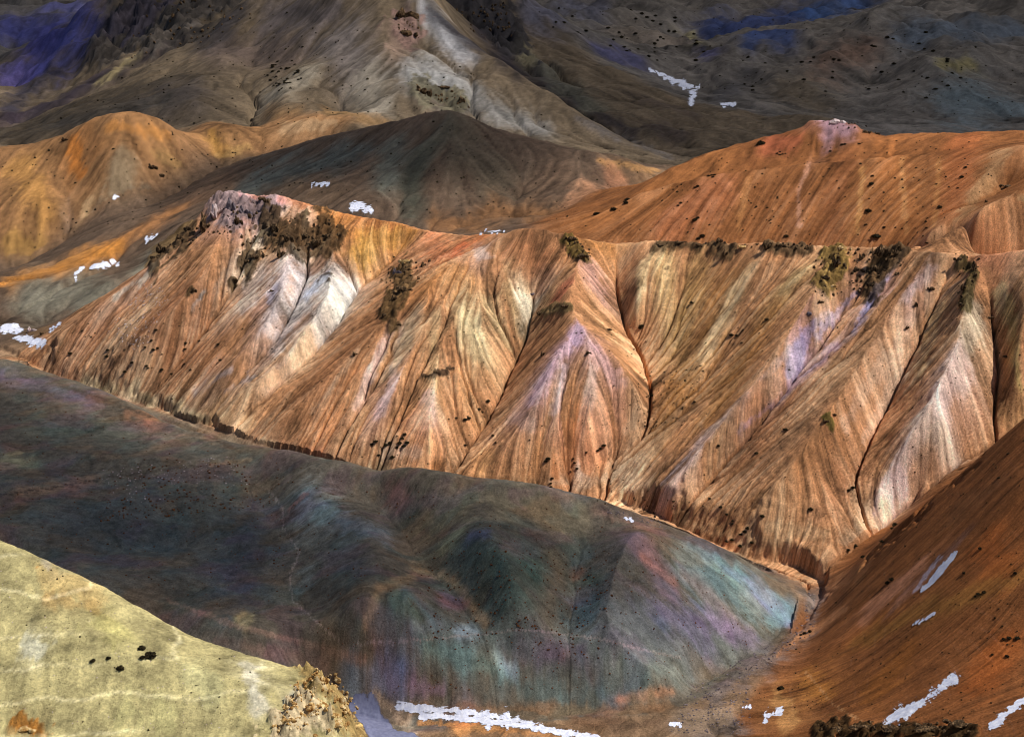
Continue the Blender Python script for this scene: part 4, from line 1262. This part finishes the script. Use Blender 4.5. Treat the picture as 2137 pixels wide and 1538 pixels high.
SN = [([([(1355,144),(1400,165)],3),([(1400,165),(1425,175),(1448,186),(1440,212)],7),([(1452,182),(1462,178)],3)], 'white frozen stream widening in the far valley between mountain and right hill', .25, .3),
 ([([(1505,219),(1532,216)],4)], 'small white ice patch just right of the far frozen stream', .6, .3),
 ([([(738,424),(772,436)],8)], 'bright snow patch behind the plateau crest', .6, .3),
 ([([(645,384),(690,383)],3)], 'faint snow streaks on the mid hill above the plateau', 1.2, .3),
 ([([(0,682),(40,684),(34,702),(90,716)],8)], 'white ice on the stream at the left edge', .5, .3),
 ([([(104,690),(126,673)],4)], 'short snow streak right of the rounded rock at the left edge', .5, .3),
 ([([(195,556),(242,545)],6)], 'curved snow patch on the grey hill left of the ridge', .9, .32),
 ([([(155,572),(172,558)],4)], 'small snow streak left of the curved snow patch', .9, .32),
 ([([(300,500),(330,490)],4)], 'thin snow streak between ridge skyline and ochre hill', .9, .32),
 ([([(236,412),(250,410)],4)], 'tiny snow patch on the ochre hills', .4, .3),
 ([([(830,1474),(980,1486),(1110,1508)],9)], 'upper long white snow strip on the valley floor beside the road', .5, .3),
 ([([(880,1492),(1060,1508),(1250,1540)],10)], 'lower long white snow strip at the bottom edge', .6, .3),
 ([([(1598,1494),(1628,1481)],8)], 'compact snow patch left of the path on the front right slope', .8, .3),
 ([([(1930,1226),(1960,1192),(1988,1158)],8)], 'slanting snow streak on the upper front right slope', 1.5, .36),
 ([([(1848,1508),(1920,1462),(1990,1412)],14)], 'longest broken snow streak on the lower front right slope', 1.7, .42),
 ([([(2070,1514),(2137,1456)],12)], 'broken snow streak in the bottom right corner', 1.6, .40),
 ([([(1905,1302),(1950,1280)],4)], 'short snow streak in the middle of the front right slope', .9, .3),
 ([([(1548,1474),(1566,1472)],4)], 'tiny snow patch beside the gravel bed', .4, .3),
 ([([(1398,1508),(1418,1512)],5)], 'small snow patch on the terrace edge near the bottom', .6, .3),
 ([([(1304,1082),(1318,1084)],5)], 'small ice patch on the gorge floor', .4, .3),
 ([([(1000,484),(1050,482)],3)], 'thin snow line right behind the ridge crest', .6, .3)]
for st_, lb, rg, th in SN: sheet('snow_patch', st_, M_SNOW, .25 + .11 * (len(bpy.data.objects) % 5), lb, 'snow patch', rag=rg, thr=th + .2, low=-612 if 'valley floor' in lb or 'bottom edge' in lb else None)
sheet('road', [([(744,1472), (772,1508), (880,1556)], 14)], M_ROAD, .25, None, None, 'structure', rag=.05, thr=.35, low=-612)

def mat_ground():
    m = bpy.data.materials.new('ground_soil'); m.use_nodes = True; n = m.node_tree.nodes; l = m.node_tree.links
    bs = n['Principled BSDF']; bs.inputs['Roughness'].default_value = .95; bs.inputs['Specular IOR Level'].default_value = .1
    at = n.new('ShaderNodeVertexColor'); at.layer_name = 'soil'; g = n.new('ShaderNodeNewGeometry')
    def noise(sc_, det, rg=.6):
        z = n.new('ShaderNodeTexNoise'); z.inputs['Scale'].default_value = sc_; z.inputs['Detail'].default_value = det; z.inputs['Roughness'].default_value = rg
        l.new(g.outputs['Position'], z.inputs['Vector']); return z
    def rng_(src, a0, a1, b0, b1):
        r = n.new('ShaderNodeMapRange'); l.new(src, r.inputs[0]); 
        for q, v_ in enumerate((a0, a1, b0, b1)): r.inputs[q + 1].default_value = v_
        return r.outputs[0]
    def mul(c, f):
        x = n.new('ShaderNodeVectorMath'); x.operation = 'SCALE'; l.new(c, x.inputs[0]); l.new(f, x.inputs['Scale']); return x.outputs[0]
    fine = noise(.55, 8, .75); mid = noise(.07, 5); dots = noise(.9, 2, .5)
    c = mul(at.outputs[0], rng_(fine.outputs[0], .3, .7, .58, 1.42))
    c = mul(c, rng_(mid.outputs[0], .3, .7, .86, 1.14))
    c = mul(c, rng_(dots.outputs[0], .66, .72, 1.0, .45))      # scattered dark stones
    l.new(c, bs.inputs['Base Color'])
    bp = n.new('ShaderNodeBump'); bp.inputs['Strength'].default_value = .7; bp.inputs['Distance'].default_value = 1.6
    l.new(fine.outputs[0], bp.inputs['Height']); l.new(bp.outputs[0], bs.inputs['Normal'])
    return m
M_G = mat_ground()
def grid_obj(name, b, mask):
    """mesh of the faces of band b in mask (cells)"""
    nv, nu = b.nv, b.nu
    jj, ii = np.nonzero(mask)
    k = jj * nu + ii
    quads = np.stack([k, k + 1, k + nu + 1, k + nu], 1)
    used, inv = np.unique(quads, return_inverse=True); quads = inv.reshape(quads.shape)
    co = np.stack([b.X.ravel()[used], b.Y.ravel()[used], b.z.ravel()[used]], 1).astype('f4')
    me = bpy.data.meshes.new(name); me.vertices.add(len(co)); me.vertices.foreach_set('co', co.ravel())
    me.loops.add(quads.size); me.loops.foreach_set('vertex_index', quads.ravel().astype('i4'))
    me.polygons.add(len(quads)); me.polygons.foreach_set('loop_start', np.arange(0, quads.size, 4, dtype='i4'))
    me.update(calc_edges=True)
    me.polygons.foreach_set('use_smooth', np.ones(len(quads), bool))
    ca = me.color_attributes.new('soil', 'FLOAT_COLOR', 'POINT')
    c = np.ones((len(used), 4), 'f4'); c[:, :3] = b.col.reshape(-1, 3)[used]; ca.data.foreach_set('color', c.ravel())
    me.materials.append(M_G)
    o = bpy.data.objects.new(name, me); COL.objects.link(o); o['kind'] = 'structure'
    return o
MASSES = [('fore', 'near_hill'), ('dark', 'shaded_hill'), ('rslope', 'slope'), ('ridge', 'ridge'), ('ochre', 'ochre_hill'), ('mid', 'hill'), ('lhill', 'foothill'), ('mount', 'mountain')]
for key, b in bands.items():
    left = np.ones((b.nv - 1, b.nu - 1), bool)
    for nm, on in MASSES:
        m_ = b.m[nm][:-1, :-1] & left
        if m_.sum() > 50: grid_obj(on, b, m_); left &= ~m_
    if key == 'C':
        farm = left & (b.V[:-1, :-1] > 8.2)
        grid_obj('distant_mountains', b, farm); left &= ~farm
    grid_obj('valley_floor', b, left)

# each shrub or boulder is told apart by its row and its place in the row
ORD = 'first second third fourth fifth sixth seventh eighth ninth tenth eleventh twelfth thirteenth fourteenth fifteenth sixteenth seventeenth eighteenth nineteenth twentieth'.split()
grp = {}
for o in COL.objects:
    if o.get('group') and not o['label'].startswith(('uppermost', 'widest', 'small dark bush', 'lowest', 'dark bush', 'thin dark')): grp.setdefault(o['group'], []).append(o)
for g_, L in grp.items():
    pos = [(*map(float, proj(*o.location)), o) for o in L]; pos.sort(key=lambda q: q[1])
    nr = 1 if len(L) <= 9 else (2 if len(L) <= 18 else (3 if len(L) <= 45 else 4))
    names = {1: [''], 2: ['upper', 'lower'], 3: ['upper', 'middle', 'lower'], 4: ['top', 'second', 'third', 'bottom']}[nr]
    per = math.ceil(len(pos) / nr)
    for r_ in range(nr):
        row = sorted(pos[r_ * per:(r_ + 1) * per], key=lambda q: q[0])
        for q, (x_, y_, o) in enumerate(row):
            pl = 'leftmost' if q == 0 else ('rightmost' if q == len(row) - 1 else ORD[min(q, 19)] + ' from left')
            o['label'] = o['label'] + (', ' + pl + (' in the %s band' % names[r_] if nr > 1 else ''))

# the land goes on beyond both sides of the view
for side in (0, 1):
    for key, b in bands.items():
        rows = np.arange(0, b.nv, 8 if key == 'B' else 4); rows = np.unique(np.append(rows, b.nv - 1)); c0 = b.nu - 1 if side else 0
        du = np.concatenate([[-.004, 0], np.cumsum(.006 * 1.12 ** np.arange(28))]); sg = 1 if side else -1
        Uo = b.u[c0] + sg * du[None, :] + 0 * rows[:, None]; rr = np.exp(b.v[rows])[:, None]
        Xo = rr * np.sin(Uo); Yo = rr * np.cos(Uo)
        zo = blur(b.z[:, [c0]].repeat(3, 1), 3)[rows, 1][:, None] + 14 * fbm(Xo, Yo, 160, 4) * np.clip(du / .06, 0, 1)[None, :]
        zo[:, 0] -= 3; co_ = b.col[:, c0][rows][:, None].repeat(len(du), 1) * (1 + .2 * fbm(Xo, Yo, 60, 3))[..., None]
        ob_ = Band(); ob_.nv, ob_.nu = Xo.shape; ob_.X, ob_.Y, ob_.z, ob_.col = Xo, Yo, zo, co_
        grid_obj('hillside', ob_, np.ones((ob_.nv - 1, ob_.nu - 1), bool))

# ------------------------------------------------------------------ cumulus clouds high above the valley
M_C = bpy.data.materials.new('cloud_white'); M_C.use_nodes = True
M_C.node_tree.nodes['Principled BSDF'].inputs['Base Color'].default_value = (.9, .9, .92, 1); M_C.node_tree.nodes['Principled BSDF'].inputs['Roughness'].default_value = 1
_n = M_C.node_tree.nodes; _l = M_C.node_tree.links        # thin vapour lets part of the sunlight through, most at its frayed rim
_m = _n.new('ShaderNodeMixShader'); _t = _n.new('ShaderNodeBsdfTransparent'); _a = _n.new('ShaderNodeVertexColor'); _a.layer_name = 'vapour'
_l.new(_a.outputs[0], _m.inputs[0]); _l.new(_t.outputs[0], _m.inputs[1]); _l.new(_n['Principled BSDF'].outputs[0], _m.inputs[2]); _l.new(_m.outputs[0], _n['Material Output'].inputs[0])
def cloud(shadow, zs, base=750, thick=150, cell=14, seed=0, dens=.52, edge=5):
    """a flat-based cumulus whose shadow falls on the outline 'shadow' (ground points, height zs)"""
    k = (base - zs) / SD[2]; off = SD[:2] * k
    pts = [(x + off[0], y + off[1]) for x, y in shadow]
    xs = [p[0] for p in pts]; ys = [p[1] for p in pts]
    gx = np.arange(min(xs) - 60, max(xs) + 60, cell); gy = np.arange(min(ys) - 60, max(ys) + 60, cell)
    XX, YY = np.meshgrid(gx, gy)
    n = fbm(XX + seed, YY, 90, 4) * 22; n2 = fbm(XX, YY + seed, 90, 4) * 22
    ins = inside(pts, XX + n, YY + n2)
    d = ins.astype('f4')
    for q in (2, 4, 8): d = d * .4 + .6 * blur(d, q) * ins
    soft_ = np.clip((blur(ins.astype('f4'), edge) - .5) * 2, 0, 1) * dens
    H = thick * np.sqrt(np.clip(d, 0, 1)) * (1 + .35 * fbm(XX, YY, 120, 3)) * ins
    top = base + np.maximum(H, 0); bot = base - 12 - .12 * H
    nv, nu = XX.shape; co = np.concatenate([np.stack([XX, YY, top], -1).reshape(-1, 3), np.stack([XX, YY, bot], -1).reshape(-1, 3)])
    cellm = ins[:-1, :-1] & ins[1:, :-1] & ins[:-1, 1:] & ins[1:, 1:]
    jj, ii = np.nonzero(cellm); kk = jj * nu + ii; N = nv * nu
    F = [np.stack([kk, kk + 1, kk + nu + 1, kk + nu], 1), np.stack([kk + N, kk + nu + N, kk + nu + 1 + N, kk + 1 + N], 1)]
    pad = np.pad(cellm, 1)
    for dj, di, a_, b_ in ((-1, 0, 0, 1), (0, 1, 1, nu + 1), (1, 0, nu + 1, nu), (0, -1, nu, 0)):
        e = cellm & ~pad[1 + dj:pad.shape[0] - 1 + dj, 1 + di:pad.shape[1] - 1 + di]
        jj, ii = np.nonzero(e); kk = jj * nu + ii; F.append(np.stack([kk + b_, kk + a_, kk + a_ + N, kk + b_ + N], 1))
    F = np.concatenate(F); used, inv = np.unique(F, return_inverse=True); F = inv.reshape(F.shape)
    me = bpy.data.meshes.new('cloud'); me.from_pydata(co[used].tolist(), [], F.tolist()); me.materials.append(M_C)
    ca = me.color_attributes.new('vapour', 'FLOAT_COLOR', 'POINT'); c_ = np.ones((len(used), 4), 'f4'); c_[:, :3] = np.concatenate([soft_.ravel()] * 2)[used][:, None]; ca.data.foreach_set('color', c_.ravel())
    me.polygons.foreach_set('use_smooth', np.ones(len(F), bool))
    o = bpy.data.objects.new('cloud', me); COL.objects.link(o); o['kind'] = 'structure'
    return o
def gp(*pts): return [tuple(Wp(px, Y, z)[:2]) for px, Y, z in pts]
CL = [
 (gp((-500,1120,-545),(300,1010,-560),(500,985,-600),(760,1010,-600),(900,1025,-610),(1430,1048,-610),(1540,1110,-600),(1600,1170,-612),(1600,1210,-612),(1500,1260,-590),(1400,1290,-590),(1280,1320,-560),
    (1150,1340,-550),(900,1360,-545),(740,1395,-560),(600,1450,-560),(500,1510,-560),(420,1570,-560),(320,1650,-560),(200,1730,-560),(60,1800,-560),(-500,1850,-560)), -560),
 (gp((-300,4550,-400),(200,4350,-330),(560,4500,-200),(880,4000,-200),(960,3700,-260),(1100,3400,-340),(1200,3220,-400),(1310,3060,-440),(1450,2850,-450),(1800,2600,-450),(2500,2500,-450),(3000,6000,-400),(2600,9600,0),(-600,9600,0)), -380),
 (gp((-300,3230,-450),(250,3230,-430),(420,3170,-420),(540,3200,-410),(500,3500,-380),(420,3800,-350),(200,3900,-400),(-300,3700,-450)), -410),
 (gp((300,2780,-480),(430,2700,-450),(560,2560,-440),(760,2480,-430),(900,2420,-440),(1060,2480,-430),(1230,2560,-420),(1260,2640,-400),(1330,2950,-450),(1000,3080,-420),(640,3080,-430),(440,2950,-440)), -420),
]
for q, (sh, zs) in enumerate(CL): cloud(sh, zs, cell=14 if q != 1 else 40, seed=q * 500, dens=(.55, .47, .4, .48)[q])
print('done', time.time() - T0)
